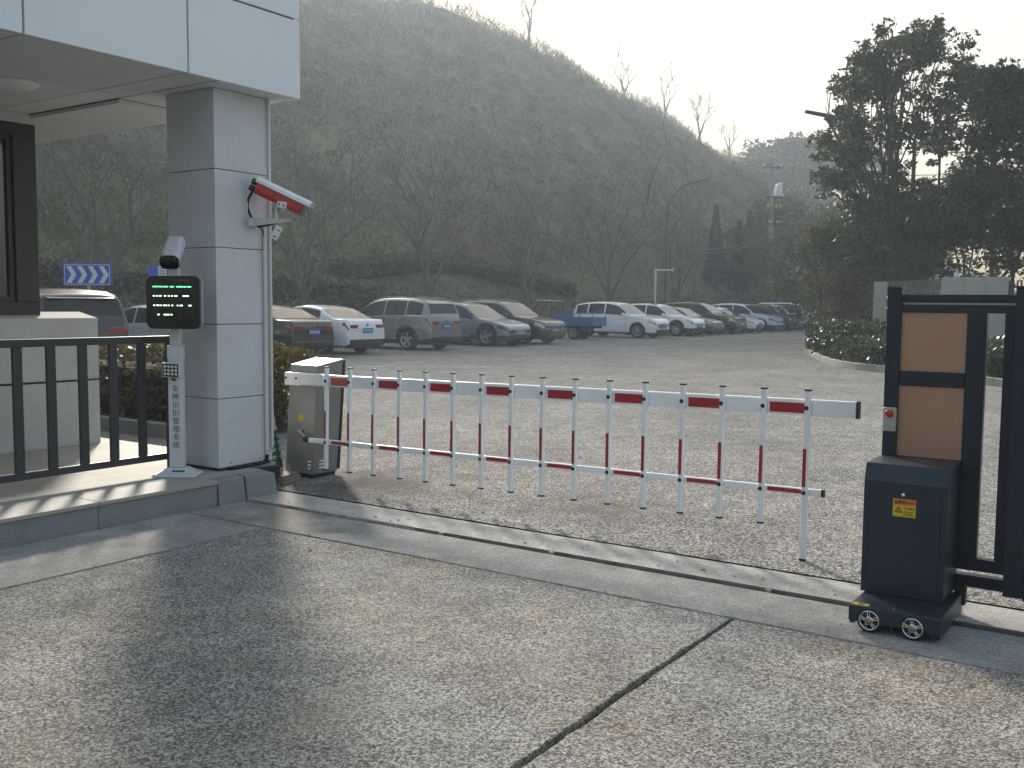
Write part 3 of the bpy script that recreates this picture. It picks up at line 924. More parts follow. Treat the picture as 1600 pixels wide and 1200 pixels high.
for a, b in ((3.70, 4.925), (2.35, 3.55), (0.95, 2.2)):
    MB().box(a + 0.04, b - 0.04, wy + 0.06, wy + 0.07, 1.57, 2.98).build('pane', 'pane', wf)
    sa = MB()
    sa.box(a + 0.001, a + 0.045, wy + 0.03, wy + 0.10, 1.531, 3.019).box(b - 0.045, b - 0.001, wy + 0.03, wy + 0.10, 1.531, 3.019)
    sa.box(a + 0.046, b - 0.046, wy + 0.03, wy + 0.10, 1.531, 1.575).box(a + 0.046, b - 0.046, wy + 0.03, wy + 0.10, 2.975, 3.019)
    sa.build('sash', 'winframe', wf)
MB().box(-1.0, 5.14, wy - 0.01, wy + 0.3, 3.131, SZ - 0.002).build('lintel', 'plaster', bo)
# room behind the glass
rm = MB()
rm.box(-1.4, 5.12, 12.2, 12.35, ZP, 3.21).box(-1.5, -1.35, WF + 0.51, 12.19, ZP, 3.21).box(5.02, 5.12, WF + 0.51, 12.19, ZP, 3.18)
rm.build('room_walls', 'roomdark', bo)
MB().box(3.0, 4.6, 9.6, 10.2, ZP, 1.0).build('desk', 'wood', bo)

# railing
ra = thing('railing', 'dark slate metal railing with flat bars along the platform edge', 'railing', P(0, 6.72, ZP), RZ_UV)
MB().box(-3, 5.06, -0.025, 0.028, 1.035, 1.09).build('top_rail', 'rail', ra, bevel=0.003)
MB().box(-3, 4.985, -0.015, 0.018, 0.10, 0.152).build('bottom_rail', 'rail', ra, bevel=0.003)
for k in range(27):
    u_c = 4.752 - 0.2485 * k
    MB().box(u_c - 0.033, u_c + 0.033, -0.014, 0.016, 0.153, 1.034).build('bar', 'rail', ra, bevel=0.002)
for u_c in (5.02, 3.02 - 2.0 * 0.7, -0.5, -2.6):
    MB().box(u_c - 0.033, u_c + 0.033, -0.022, 0.026, 0.001, 1.0345).build('post', 'rail', ra, bevel=0.002)

# ------------------------------------------------------------------ number-plate reader column
cp = P(4.93, 6.53, ZP)
az_to_cam = math.atan2(-cp.y, -cp.x)
rz_col = az_to_cam - rad(17) + math.pi / 2            # local -Y looks at the lane
co = thing('plate_reader_column', 'grey white plate reader column with black LED display beside the pillar', 'reader column', cp, rz_col)
MB().hexa([(-0.17, -0.13, 0.001), (0.17, -0.13, 0.001), (0.17, 0.13, 0.001), (-0.17, 0.13, 0.001)],
          [(-0.155, -0.115, 0.018), (0.155, -0.115, 0.018), (0.155, 0.115, 0.018), (-0.155, 0.115, 0.018)]).build('base_plate', 'colwhite', co, bevel=0.003)
bs = MB().hexa([(-0.14, -0.10, 0.0185), (0.14, -0.10, 0.0185), (0.14, 0.10, 0.0185), (-0.14, 0.10, 0.0185)],
          [(-0.07, -0.055, 0.062), (0.07, -0.055, 0.062), (0.07, 0.055, 0.062), (-0.07, 0.055, 0.062)]).build('base_skirt', 'colwhite', co, bevel=0.003)
MB().hexa([(-0.02, -0.084, 0.035), (0.075, -0.084, 0.035), (0.075, -0.070, 0.044), (-0.02, -0.070, 0.044)],
          [(-0.02, -0.088, 0.039), (0.075, -0.088, 0.039), (0.075, -0.073, 0.048), (-0.02, -0.073, 0.048)]).build('rating_label', 'greyink', bs)
MB().box(-0.055, 0.055, -0.04, 0.04, 0.0625, 1.02).build('lower_pole', 'colwhite', co, bevel=0.006)
MB().box(-0.04, 0.04, -0.028, 0.028, 1.021, 1.62).build('upper_pole', 'colwhite', co, bevel=0.006)
MB().box(-0.058, 0.058, -0.043, 0.043, 0.92, 1.0215).build('collar', 'colwhite', co, bevel=0.004)
# words down the front of the pole
tx = '\n'.join('车牌识别管理系统')
text_mesh('lettering', tx, 0.056, 'greyink', co, Matrix.Translation((0.004, -0.0415, 0.46)) @ FRONT, 1.13)
# display: rounded black box
def rounded(w, h, r, n=6):
    pts = []
    for cx_, cy_, a0 in ((w / 2 - r, h / 2 - r, 0), (-w / 2 + r, h / 2 - r, 90), (-w / 2 + r, -h / 2 + r, 180), (w / 2 - r, -h / 2 + r, 270)):
        for i in range(n + 1):
            a = rad(a0 + 90 * i / n)
            pts.append((cx_ + r * math.cos(a), cy_ + r * math.sin(a)))
    return pts
dz = 1.355
DX = 0.038
dsp = MB().prism([(x + DX, z + dz) for x, z in rounded(0.405, 0.405, 0.05)], -0.175, -0.125, axis=1).build('display', 'screen', co, bevel=0.006, seg=2)
MB().prism([(x + DX, z + dz) for x, z in rounded(0.395, 0.395, 0.05)], -0.1245, -0.05, axis=1).build('display_housing', 'metal', co, bevel=0.004)
fin = MB()
for k in range(9):
    fin.box(0.2026, 0.2116, -0.115, -0.06, dz + 0.03 + k * 0.011, dz + 0.035 + k * 0.011)
fin.build('cooling_fins', 'metal', co)
rows = [(0.115, [(-.150, .040), (-.105, .028), (-.070, .036), (-.020, .030), (.028, .055), (.085, .018), (.11, .03)]),
        (0.045, [(-.148, .013), (-.125, .013), (-.103, .018), (-.065, .014), (-.036, .012), (-.012, .012), (.014, .020), (.075, .045)]),
        (-0.027, [(-.147, .012), (-.125, .022), (-.096, .010), (-.074, .03), (-.036, .012), (-.010, .012), (.030, .010), (.052, .022), (.118, .022)]),
        (-0.097, [(-.118, .016), (-.07, .034), (-.036, .008), (-.018, .012)])]
for i, (zr, segs) in enumerate(rows):
    bw = MB()
    for x, w in segs:
        bw.box(x + DX, x + w + DX, -0.1775, -0.1752, dz + zr, dz + zr + 0.0085)
    bw.build('text_row', 'ledw' if i else 'led', dsp)
mk = MB()
for k in range(5):
    mk.box(0.075 + k * 0.017, 0.087 + k * 0.017, -0.1765, -0.1752, dz + 0.166, dz + 0.174)
mk.build('maker_mark', 'greyink', dsp)
# camera on top
cm = MB()
ca = Matrix.Translation((0.005, -0.04, 1.745)) @ Matrix.Rotation(rad(42), 4, 'X')
def camhouse(mb, m, pts, y0, y1, mi=0):
    n = len(pts)
    vs = [m @ Vector((x, y0, z)) for x, z in pts] + [m @ Vector((x, y1, z)) for x, z in pts]
    mb.add(vs, [tuple(range(n - 1, -1, -1)), tuple(range(n, 2 * n))] + [(i, (i + 1) % n, n + (i + 1) % n, n + i) for i in range(n)], mi)
camhouse(cm, ca, rounded(0.135, 0.105, 0.035, 4), -0.11, 0.13)
ch = cm.build('camera_body', 'colwhite', co, bevel=0.004)
cl = MB()
camhouse(cl, ca, rounded(0.142, 0.112, 0.04, 4), -0.145, -0.111)
cl.build('camera_face', 'lens', ch, bevel=0.003)
lr = MB()
lr.cyl(ca @ Vector((0, -0.1455, 0)), ca @ Vector((0, -0.150, 0)), 0.03, n=16)
lr.build('lens', 'screen', ch)
MB().box(-0.04, 0.04, -0.025, 0.025, 1.621, 1.70).build('camera_bracket', 'metal', co, bevel=0.004)
# fill lamp with twelve lenses
fl = Matrix.Translation((-0.012, -0.085, 0.835)) @ Matrix.Rotation(rad(8), 4, 'X') @ Matrix.Rotation(rad(3), 4, 'Y')
lm = MB()
lm.add([fl @ Vector(p) for p in ((-.067, -.02, -.056), (.067, -.02, -.056), (.067, .035, -.05), (-.067, .035, -.05), (-.067, -.02, .056), (.067, -.02, .056), (.067, .035, .05), (-.067, .035, .05))],
       [(0, 3, 2, 1), (4, 5, 6, 7), (0, 1, 5, 4), (1, 2, 6, 5), (2, 3, 7, 6), (3, 0, 4, 7)])
lh = lm.build('fill_lamp', 'colwhite', co, bevel=0.003)
lf = MB()
lf.add([fl @ Vector(p) for p in ((-.061, -.0225, -.050), (.061, -.0225, -.050), (.061, -.0225, .050), (-.061, -.0225, .050))], [(0, 1, 2, 3)])
lf.build('lamp_face', 'screen', lh)
for r_ in range(3):
    for c_ in range(4):
        q = Vector((-0.042 + 0.028 * c_, -0.023, 0.029 - 0.029 * r_))
        MB().cyl(fl @ q, fl @ (q + Vector((0, -0.005, 0))), 0.0125, 0.009, 10).build('lamp_lens', 'ledlens', lh)
MB().tube([(-0.012, -0.05, 0.775), (-0.014, -0.075, 0.762), (0.0, -0.06, 0.75), (0.005, -0.043, 0.76)], 0.006, 6).build('lamp_cable', 'black', co)

# ------------------------------------------------------------------ red and white bullet camera on the pillar
bc_o = P(5.632, 6.29, 2.155)
bc = thing('bullet_camera', 'red and white bullet camera on a bracket at the pillar edge', 'camera', bc_o, 0)
# bracket lies along the view's right: x right, y away
bk = MB()
bk.hexa([(-0.09, -0.10, 0.0), (-0.09, -0.035, 0.0), (0.235, -0.05, 0.045), (0.235, -0.085, 0.045)], [(-0.09, -0.10, 0.075), (-0.09, -0.035, 0.075), (0.235, -0.05, 0.065), (0.235, -0.085, 0.065)])
bk.build('bracket', 'metal', bc, bevel=0.003)
MB().box(-0.105, -0.05, -0.105, 0.045, 0.002, 0.072).build('wall_mount', 'metal', bc, bevel=0.003)
MB().cyl((0.115, -0.068, 0.06), (0.115, -0.068, 0.17), 0.026, 0.022, 12).build('swivel', 'metal', bc)
cm_ = Matrix.Translation((0.125, -0.068, 0.245)) @ Matrix.Rotation(rad(25), 4, 'Y')
def octo(w, h, r):
    return rounded(w, h, r, 3)
def xbody(pts, x0, x1, m):
    n = len(pts)
    vs = [m @ Vector((x0, y, z)) for y, z in pts] + [m @ Vector((x1, y, z)) for y, z in pts]
    return MB().add(vs, [tuple(range(n - 1, -1, -1)), tuple(range(n, 2 * n))] + [(i, (i + 1) % n, n + (i + 1) % n, n + i) for i in range(n)])
bb = xbody(octo(0.13, 0.115, 0.035), -0.175, 0.235, cm_).build('body', 'camred', bc, bevel=0.004)
hood = [(-.078, -.005), (.078, -.005), (.078, .062), (.05, .083), (-.05, .083), (-.078, .062)]
xbody([(y, z) for y, z in hood[2:]] + [(-.078, .035), (-.072, .035), (-.072, .058), (-.048, .077), (.048, .077), (.072, .058), (.072, .035), (.078, .035)], -0.19, 0.285, cm_).build('sun_shield', 'white', bc)
xbody(octo(0.125, 0.11, 0.03), 0.236, 0.242, cm_).build('front_glass', 'lens', bb)
gl = MB()
for dz_, dy_ in ((0.03, 0.03), (-0.025, 0.03), (0.03, -0.03), (-0.025, -0.03)):
    gl.cyl(cm_ @ Vector((-0.17, dy_, dz_)), cm_ @ Vector((-0.225, dy_, dz_)), 0.022, 0.026, 8)
gl.build('cable_glands', 'camgreen', bc)
MB().tube([cm_ @ Vector((-0.2, 0, -0.03)), (-0.11, -0.075, 0.22), (-0.105, -0.08, 0.12), (-0.075, -0.08, 0.045), (-0.02, -0.085, 0.0), (0.06, -0.08, 0.02), (0.13, -0.07, 0.04)], 0.011, 8).build('cable', 'black', bc)
MB().tube([(-0.02, -0.085, -0.002), (0.01, -0.085, -0.03), (0.015, -0.085, -0.07)], 0.005, 6).build('thin_cable', 'black', bc)
for nm, c0, ax, w, h in (('rating_tag', (0.175, -0.135, 0.175), 8, 0.075, 0.05), ('hanging_tag', (0.12, -0.09, -0.045), 62, 0.115, 0.06)):
    tm = Matrix.Translation(c0) @ Matrix.Rotation(rad(-ax if nm == 'hanging_tag' else ax), 4, 'Y')
    vs = [tm @ Vector(p) for p in ((-w / 2, 0, -h / 2), (w / 2, 0, -h / 2), (w / 2, 0, h / 2), (-w / 2, 0, h / 2), (-w / 2, .003, -h / 2), (w / 2, .003, -h / 2), (w / 2, .003, h / 2), (-w / 2, .003, h / 2))]
    t_ = MB().add(vs, [(0, 1, 2, 3), (7, 6, 5, 4), (0, 4, 5, 1), (1, 5, 6, 2), (2, 6, 7, 3), (3, 7, 4, 0)]).build(nm, 'tag', bc)
    k = MB()
    for xx, zz, s in ((-0.3, 0.0, 0.012), (0.2, -0.1, 0.01)):
        q = [tm @ Vector((xx * w + dx, -0.0015, zz * h + dz2)) for dx, dz2 in ((-s / 2, -s), (s / 2, -s), (s / 2, s), (-s / 2, s))]
        k.add(q, [(0, 1, 2, 3)])
    k.build('printed_marks', 'ink', t_)

# ================================================================== BARRIER
B0, B1 = P(6.08, 6.5), P(5.96, 1.88)
bd = (B1 - B0).normalized()
ba = thing('boom_barrier', 'grey boom barrier cabinet with white and red fence arm lowered across the road', 'barrier', B0, math.atan2(bd.y, bd.x))
LEAN = 0.085
def lean(p):
    return (p[0] + LEAN * p[2], p[1], p[2])
bx = [(-0.16, 0.085), (0.19, 0.085), (0.19, 0.385), (-0.16, 0.385)]
cab = MB().hexa([lean((x, y, 0.035)) for x, y in bx], [lean((x, y, 1.0 if y < 0.2 else 1.05)) for x, y in bx]).build('cabinet', 'boxgrey', ba, bevel=0.006, seg=2)
MB().hexa([lean((x * 0.98 + 0.001, y, 0.0)) for x, y in [(-0.15, 0.095), (0.18, 0.095), (0.18, 0.375), (-0.15, 0.375)]], [lean((x, y, 0.034)) for x, y in [(-0.15, 0.095), (0.18, 0.095), (0.18, 0.375), (-0.15, 0.375)]]).build('foot', 'black', ba)
MB().hexa([lean((x, y, 0.05)) for x, y in [(-0.155, 0.386), (0.192, 0.386), (0.192, 0.42), (-0.155, 0.42)]], [lean((x, y, 1.04)) for x, y in [(-0.155, 0.386), (0.192, 0.386), (0.192, 0.42), (-0.155, 0.42)]]).build('back_door', 'black', ba, bevel=0.004)
MB().cyl(lean((0.015, 0.0849, 0.535)), lean((0.015, 0.081, 0.535)), 0.033, n=20).build('round_badge', 'yellow', cab)
mk = MB()
mk.tube([lean((0.005, 0.080, 0.55)), lean((0.022, 0.080, 0.55)), lean((0.008, 0.080, 0.535)), lean((0.024, 0.080, 0.52)), lean((0.006, 0.080, 0.518))], 0.003, 5)
mk.build('badge_mark', 'ink', cab)
lv = MB()
for k in range(3):
    z = 0.085 + k * 0.03
    lv.hexa([lean((x, y, z)) for x, y in ((0.13, 0.081), (0.17, 0.081), (0.17, 0.084), (0.13, 0.084))], [lean((x, y, z + 0.011)) for x, y in ((0.13, 0.0835), (0.17, 0.0835), (0.17, 0.084), (0.13, 0.084))])
    lv.hexa([lean((x, y, z)) for x, y in ((0.191, 0.16), (0.194, 0.16), (0.194, 0.23), (0.191, 0.23))], [lean((x, y, z + 0.011)) for x, y in ((0.191, 0.16), (0.1915, 0.16), (0.1915, 0.23), (0.191, 0.23))])
lv.build('louvres', 'white', cab)
def arm_z(s):                                     # the arm rises slightly towards its tip
    return 0.880 + 0.0125 * s
def beam(mb, s0, s1, y0, y1, z0f, hh):
    mb.hexa([(s0, y0, z0f(s0) - hh), (s1, y0, z0f(s1) - hh), (s1, y1, z0f(s1) - hh), (s0, y1, z0f(s0) - hh)],
            [(s0, y0, z0f(s0) + hh), (s1, y0, z0f(s1) + hh), (s1, y1, z0f(s1) + hh), (s0, y1, z0f(s0) + hh)])
    return mb
def low_z(s):
    return 0.353 + 0.0145 * s
arm = beam(MB(), 0.13, 4.91, 0.001, 0.046, arm_z, 0.050).build('arm', 'white', ba, bevel=0.008, seg=2)
beam(MB(), 4.9105, 4.925, -0.001, 0.048, arm_z, 0.052).build('end_cap', 'black', arm, bevel=0.003)
sl_ = beam(MB(), -0.055, 0.145, -0.006, 0.083, arm_z, 0.057).build('arm_socket', 'offwhite', ba, bevel=0.01, seg=2)
beam(MB(), 0.146, 0.42, -0.003, 0.05, arm_z, 0.053).build('arm_sleeve', 'offwhite', arm, bevel=0.008)
for s in (-0.03, 0.10):
    MB().cyl((s, -0.0065, arm_z(s) + 0.008), (s, -0.012, arm_z(s) + 0.008), 0.011, n=8).build('bolt', 'black', sl_)
lowr = beam(MB(), 0.235, 4.72, 0.001, 0.031, low_z, 0.021).build('lower_rail', 'white', ba, bevel=0.006, seg=2)
beam(MB(), 4.7205, 4.735, 0.0, 0.032, low_z, 0.022).build('end_cap', 'black', lowr)
hg = MB()
hg.tube([(0.24, 0.016, 0.357), (0.19, 0.02, 0.362), (0.10, 0.05, 0.40), (0.03, 0.075, 0.415), (0.0, 0.084, 0.42)], 0.010, 8)
hg.build('rail_link', 'metal', ba)
MB().box(0.17, 0.236, -0.004, 0.036, 0.335, 0.382).build('link_joint', 'black', ba, bevel=0.006)
MB().box(0.0, 0.09, 0.066, 0.0845, 0.405, 0.43).build('link_bracket', 'steel', ba, bevel=0.003)
pk = []
for k in range(16):
    s = 0.492 + 0.2757 * k
    zt = 0.999 + 0.0104 * s
    zb = 0.118 + 0.0185 * s if k < 15 else 0.006
    pw = 0.0175
    ls = -0.02 if k < 3 else -0.004
    dx = lambda z: ls * (zt - z)
    p_ = MB().hexa([(s - pw + dx(zb), -0.032, zb), (s + pw + dx(zb), -0.032, zb), (s + pw + dx(zb), -0.002, zb), (s - pw + dx(zb), -0.002, zb)],
                   [(s - pw, -0.032, zt), (s + pw, -0.032, zt), (s + pw, -0.002, zt), (s - pw, -0.002, zt)]).build('picket', 'white', ba, bevel=0.008, seg=2)
    MB().box(s - pw - 0.0005, s + pw + 0.0005, -0.0325, -0.0015, zt - 0.006, zt + 0.004).build('top_cap', 'black', p_)
    MB().box(s - pw - 0.0005 + dx(zb), s + pw + 0.0005 + dx(zb), -0.0325, -0.0015, zb - 0.005, zb + 0.006).build('foot_cap', 'black', p_)
    z0, z1 = low_z(s) + 0.035, low_z(s) + 0.27
    MB().hexa([(s - 0.015 + dx(z0), -0.0335, z0), (s + 0.007 + dx(z0), -0.0335, z0), (s + 0.007 + dx(z0), -0.0319, z0), (s - 0.015 + dx(z0), -0.0319, z0)],
              [(s - 0.015 + dx(z1), -0.0335, z1), (s + 0.007 + dx(z1), -0.0335, z1), (s + 0.007 + dx(z1), -0.0319, z1), (s - 0.015 + dx(z1), -0.0319, z1)]).build('red_strip', 'red', p_)
    for zz_ in (arm_z(s), low_z(s)):
        x_ = s + dx(zz_) - 0.003
        MB().lathe([(0.0, -0.042), (0.008, -0.041), (0.0125, -0.037), (0.0145, -0.032)], 10, 'y', (x_, 0, zz_)).build('bolt', 'black', p_)
    if k % 2 == 0:
        a, b = s + 0.03, s + 0.2757 - 0.022
        m_ = 'orange_red' if k == 0 else 'red'
        beam(MB(), a, b, -0.0012, 0.0008, lambda q: arm_z(q) - 0.004, 0.031 if k else 0.033).build('red_panel', m_, arm)
        beam(MB(), a, b, -0.0012, 0.0008, lambda q: low_z(q) + 0.001, 0.0125).build('red_panel', 'red', lowr)

# cone and boards behind the barrier cabinet
cn = thing('traffic_cone', 'faded white traffic cone with a green printed sleeve behind the pillar', 'cone', P(6.018, 6.70), RZ_UV)
MB().prism(rounded(0.29, 0.29, 0.04, 3), 0.0, 0.035).build('base', 'conebase', cn, bevel=0.006)
def cone_r(z): return 0.135 - 0.155 * z
MB().lathe([(cone_r(z), z) for z in (0.036, 0.1, 0.2, 0.3, 0.4, 0.5, 0.60, 0.66)] + [(0.02, 0.675), (0.0, 0.675)], 24).build('body', 'conew', cn)
slv = MB().lathe([(cone_r(z) + 0.004, z) for z in (0.09, 0.2, 0.3, 0.42)], 24).build('green_sleeve', 'coneg', cn)
mk = MB()
for k in range(4):
    mk = MB()
    z = 0.155 + k * 0.062
    r = cone_r(z + 0.02) + 0.0055
    for a0 in (-140, -115, -75, -50, -20):
        for dz_, w_ in ((0.0, 20), (0.017, 16), (0.034, 20)):
            q = []
            for zz_, aa in ((z + dz_, a0), (z + dz_, a0 + w_), (z + dz_ + 0.010, a0 + w_), (z + dz_ + 0.010, a0)):
                q.append((r * math.cos(rad(aa)), r * math.sin(rad(aa)), zz_))
            mk.add(q, [(0, 1, 2, 3)])
    tag(mk.build('printed_character', 'tag', slv), None, None, kind='stuff')
bw_ = thing('board_stack', 'small stack of weathered boards on the ground beside the barrier cabinet', 'boards', P(5.93, 6.40), RZ_UV + 0.3)
for k in range(3):
    o = MB().box(-0.16 + 0.02 * k, 0.16, -0.08 + 0.015 * k, 0.07, 0.001 + k * 0.022, 0.021 + k * 0.022).build('board', 'wood', bw_, bevel=0.002)

# ================================================================== SLIDING GATE
def gl(v):                                          # local x of the gate frame from v
    return 1.30 - v
gd = thing('gate_drive_unit', 'navy blue gate drive cabinet on a wheeled base at the end of the sliding gate', 'gate drive', P(4.79, 1.30), RZ_GATE)
W0, W1 = 0.0, 0.39
# wheeled base
base = MB()
base.box(0.018, 0.432, 0.0, 0.52, 0.045, 0.122)
base.box(0.205, 0.222, 0.01, 0.50, 0.022, 0.0445).box(0.39, 0.43, 0.01, 0.5, 0.022, 0.0445).box(0.02, 0.045, 0.01, 0.5, 0.03, 0.0445)
bs_ = base.build('base', 'gate2', gd, bevel=0.004)
MB().box(0.03, 0.105, 0.012, 0.052, 0.1222, 0.1236).build('warning_sticker', 'yellow', bs_)
MB().box(0.055, 0.085, 0.022, 0.040, 0.1238, 0.1244).build('sticker_mark', 'ink', bs_)
MB().cyl((0.215, 0.05, 0.122), (0.215, 0.05, 0.126), 0.006, n=8).build('screw', 'chrome', bs_)
for vx in (1.184, 0.987):
    for yy, sgn in ((0.004, -1), (0.47, 1)):
        x_ = gl(vx)
        w_ = MB().lathe([(0.036, sgn * 0.006), (0.047, sgn * 0.010), (0.055, sgn * 0.008), (0.060, 0.0), (0.060, -sgn * 0.028), (0.03, -sgn * 0.03)], 24, 'y', (x_, yy, 0.0605)).build('wheel', 'black', gd)
        if sgn == -1:
            sp = MB()
            for k in range(5):
                for da in (-0.16, 0.16):
                    a = 2 * math.pi * k / 5 + 0.4 + da
                    r0_, r1_ = 0.018, 0.043
                    sp.cyl((x_ + r0_ * math.cos(a), yy - 0.009, 0.0605 + r0_ * math.sin(a)), (x_ + r1_ * math.cos(a), yy - 0.009, 0.0605 + r1_ * math.sin(a)), 0.003, n=5)
            sp.lathe([(0.041, -0.006), (0.043, -0.0115), (0.046, -0.0115), (0.048, -0.009)], 24, 'y', (x_, yy, 0.0605))
            sp.lathe([(0.020, -0.007), (0.020, -0.013), (0.016, -0.014)], 16, 'y', (x_, yy, 0.0605))
            sp.build('rim', 'chrome', w_)
            MB().lathe([(0.0155, -0.012), (0.012, -0.0155), (0.0, -0.016)], 14, 'y', (x_, yy, 0.0605)).build('hub_cap', 'copper', w_)
            MB().cyl((x_, yy + 0.002, 0.0605), (x_, yy + 0.006, 0.0605), 0.036, n=16).build('wheel_disc', 'screen', w_)
# cabinet body with sloping shoulder
prof = [(0.27, 0.123), (0.27, 0.688), (0.30, 0.774), (0.59, 0.776), (0.59, 0.123)]
n = len(prof)
bd_ = MB().prism(prof, 0.0, W1, axis=0).build('cabinet', 'gate2', gd, bevel=0.004, seg=2)
fd = MB().box(0.028, 0.362, 0.2665, 0.2698, 0.15, 0.652)
fd.build('door', 'gate2', bd_, bevel=0.002)
gp = MB()
for a in ((0.0245, 0.028, 0.147, 0.655), (0.362, 0.3655, 0.147, 0.655)):
    gp.box(a[0], a[1], 0.2688, 0.2699, a[2], a[3])
gp.box(0.028, 0.362, 0.2688, 0.2699, 0.652, 0.6555).box(0.028, 0.362, 0.2688, 0.2699, 0.147, 0.150)
gp.build('door_gap', 'black', bd_)
MB().lathe([(0.0, -0.012), (0.008, -0.011), (0.010, -0.006), (0.011, 0.0)], 14, 'y', (0.19, 0.2665, 0.633)).build('lock', 'chrome', bd_)
stk = MB().box(0.143, 0.250, 0.2645, 0.2662, 0.524, 0.612).build('warning_label', 'yellow', bd_)
MB().box(0.146, 0.247, 0.2636, 0.2643, 0.583, 0.609).build('label_band', 'orange', stk)
text_mesh('label_heading', '警告', 0.019, 'ink', stk, Matrix.Translation((0.187, 0.2632, 0.596)) @ FRONT)
text_mesh('label_heading_small', 'WARNING', 0.0095, 'ink', stk, Matrix.Translation((0.225, 0.2632, 0.596)) @ FRONT)
text_mesh('label_words', '小心触电', 0.0125, 'ink', stk, Matrix.Translation((0.221, 0.2640, 0.567)) @ FRONT)
tri = MB()
for cx_, cz_, r_ in ((0.158, 0.594, 0.011), (0.170, 0.555, 0.022)):
    o3 = [(cx_ + r_ * math.cos(rad(a)), cz_ + r_ * math.sin(rad(a))) for a in (90, 210, 330)]
    i3 = [(cx_ + r_ * 0.6 * math.cos(rad(a)), cz_ + r_ * 0.6 * math.sin(rad(a))) for a in (90, 210, 330)]
    yv = 0.2633 if r_ < 0.02 else 0.2642
    if r_ < 0.02:
        tri.add([(x, yv, z) for x, z in o3], [(0, 1, 2)])
    else:
        tri.add([(x, yv, z) for x, z in o3 + i3], [(0, 1, 4, 3), (1, 2, 5, 4), (2, 0, 3, 5)])
        tri.box(cx_ - 0.0015, cx_ + 0.0015, yv - 0.0002, yv + 0.0004, cz_ - 0.008, cz_ + 0.008)
for k in range(2):
    tri.box(0.195, 0.243 - 0.006 * k, 0.2638, 0.2644, 0.548 - k * 0.012, 0.5515 - k * 0.012)
tri.build('label_symbols', 'ink', stk)
vt = MB()
for k in range(7):
    vt.box(0.3895, 0.3915, 0.36, 0.375, 0.33 + k * 0.022, 0.341 + k * 0.022)
vt.build('vents', 'black', bd_)
# small guide foot under the side
MB().cyl((0.42, 0.56, 0.0), (0.42, 0.56, 0.055), 0.018, 0.014, 10).build('guide_foot', 'chrome', gd)
MB().box(0.392, 0.445, 0.535, 0.588, 0.056, 0.17).build('guide_bracket', 'black', gd, bevel=0.004)

def gate_leaf(name, label, u0, v_left, length, first):
    lf_ = thing(name, label, 'gate', P(u0, v_left), RZ_GATE, 'leaves of the sliding gate')
    T = 0.055
    pw = 0.07 if first else 0.085
    post = MB().box(0, pw, -0.012, T + 0.012, 0.16 if first else 0.15, 1.642).build('end_post', 'gate', lf_, bevel=0.004, seg=2)
    MB().box(-0.003, pw + 0.003, -0.015, T + 0.015, 1.6425, 1.656).build('post_cap', 'gate', post, bevel=0.003)
    if first:
        for z in (1.60, 1.545):
            MB().lathe([(0.0, -0.010), (0.006, -0.007), (0.007, 0.0)], 10, 'x', (-0.0005, T / 2 - 0.02, z)).build('bolt', 'chrome', post)
    x1 = length
    rl = MB()
    MB().box(pw + 0.001, x1, 0, T, 1.575, 1.616).build('top_rail', 'gate', lf_, bevel=0.003)
    MB().box(pw + 0.001, x1, 0.012, T - 0.008, 1.5655, 1.5745).build('rail_trim', 'metal', lf_)
    MB().box(pw + 0.001, x1, 0, T, 1.524, 1.565).build('second_rail', 'gate', lf_, bevel=0.003)
    MB().box(pw + 0.001, x1, 0, T, 0.225, 0.288).build('bottom_rail', 'gate', lf_, bevel=0.003)
    MB().box(pw + 0.001, x1, -0.006, T + 0.006, 0.14, 0.20).build('track_beam', 'gate', lf_, bevel=0.003)
    if first:
        # copper panels between navy stiles
        MB().box(0.385, 0.475, 0, T, 0.289, 1.523).build('stile', 'gate', lf_, bevel=0.003)
        MB().box(pw + 0.001, 0.384, 0.0, T, 1.146, 1.222).build('cross_rail', 'gate', lf_, bevel=0.003)
        for z0, z1 in ((1.226, 1.518), (0.782, 1.142)):
            MB().box(0.066, 0.388, 0.014, 0.034, z0 - 0.006, z1 + 0.008).build('copper_panel', 'copper', lf_, bevel=0.002)
        MB().box(pw + 0.001, 0.384, 0.0, T, 0.70, 0.779).build('cross_rail', 'gate', lf_, bevel=0.003)
        MB().box(0.084, 0.383, 0.018, 0.034, 0.292, 0.698).build('lower_panel', 'gate', lf_)
        bx_ = MB().box(0.006, 0.070, -0.030, -0.013, 0.905, 1.03).build('stop_button_box', 'metal', post, bevel=0.003)
        x0 = 0.555
    else:
        x0 = 0.17
    nsl = 0
    x = x0
    while x < x1 - 0.1:
        MB().box(x, x + 0.055, 0.010, T - 0.010, 0.289, 1.523).build('slat', 'gate', lf_, bevel=0.002)
        x += 0.12 if not first else 0.145
        nsl += 1
    MB().box(x1 - 0.07, x1, -0.004, T + 0.004, 0.289, 1.523).build('far_stile', 'gate', lf_)
    for xx in (0.62, x1 - 0.25):
        MB().cyl((xx, -0.007, 0.17), (xx, -0.02, 0.17), 0.022, n=12).build('guide_roller', 'black', lf_)
    for xx in (0.3, x1 - 0.2):
        MB().lathe([(0.0, -0.012), (0.055, -0.012), (0.07, -0.008), (0.07, 0.008), (0.055, 0.012), (0, 0.012)], 20, 'y', (xx, T / 2, 0.07)).build('wheel', 'black', lf_)
    return lf_, post
L1, post1 = gate_leaf('gate_leaf', 'navy gate leaf with two copper panels behind the drive cabinet', 5.385, 1.298, 4.5, True)
L2, post2 = gate_leaf('gate_leaf', 'navy slatted gate leaf in front at the right edge of the picture', 5.275, 0.68, 5.2, False)
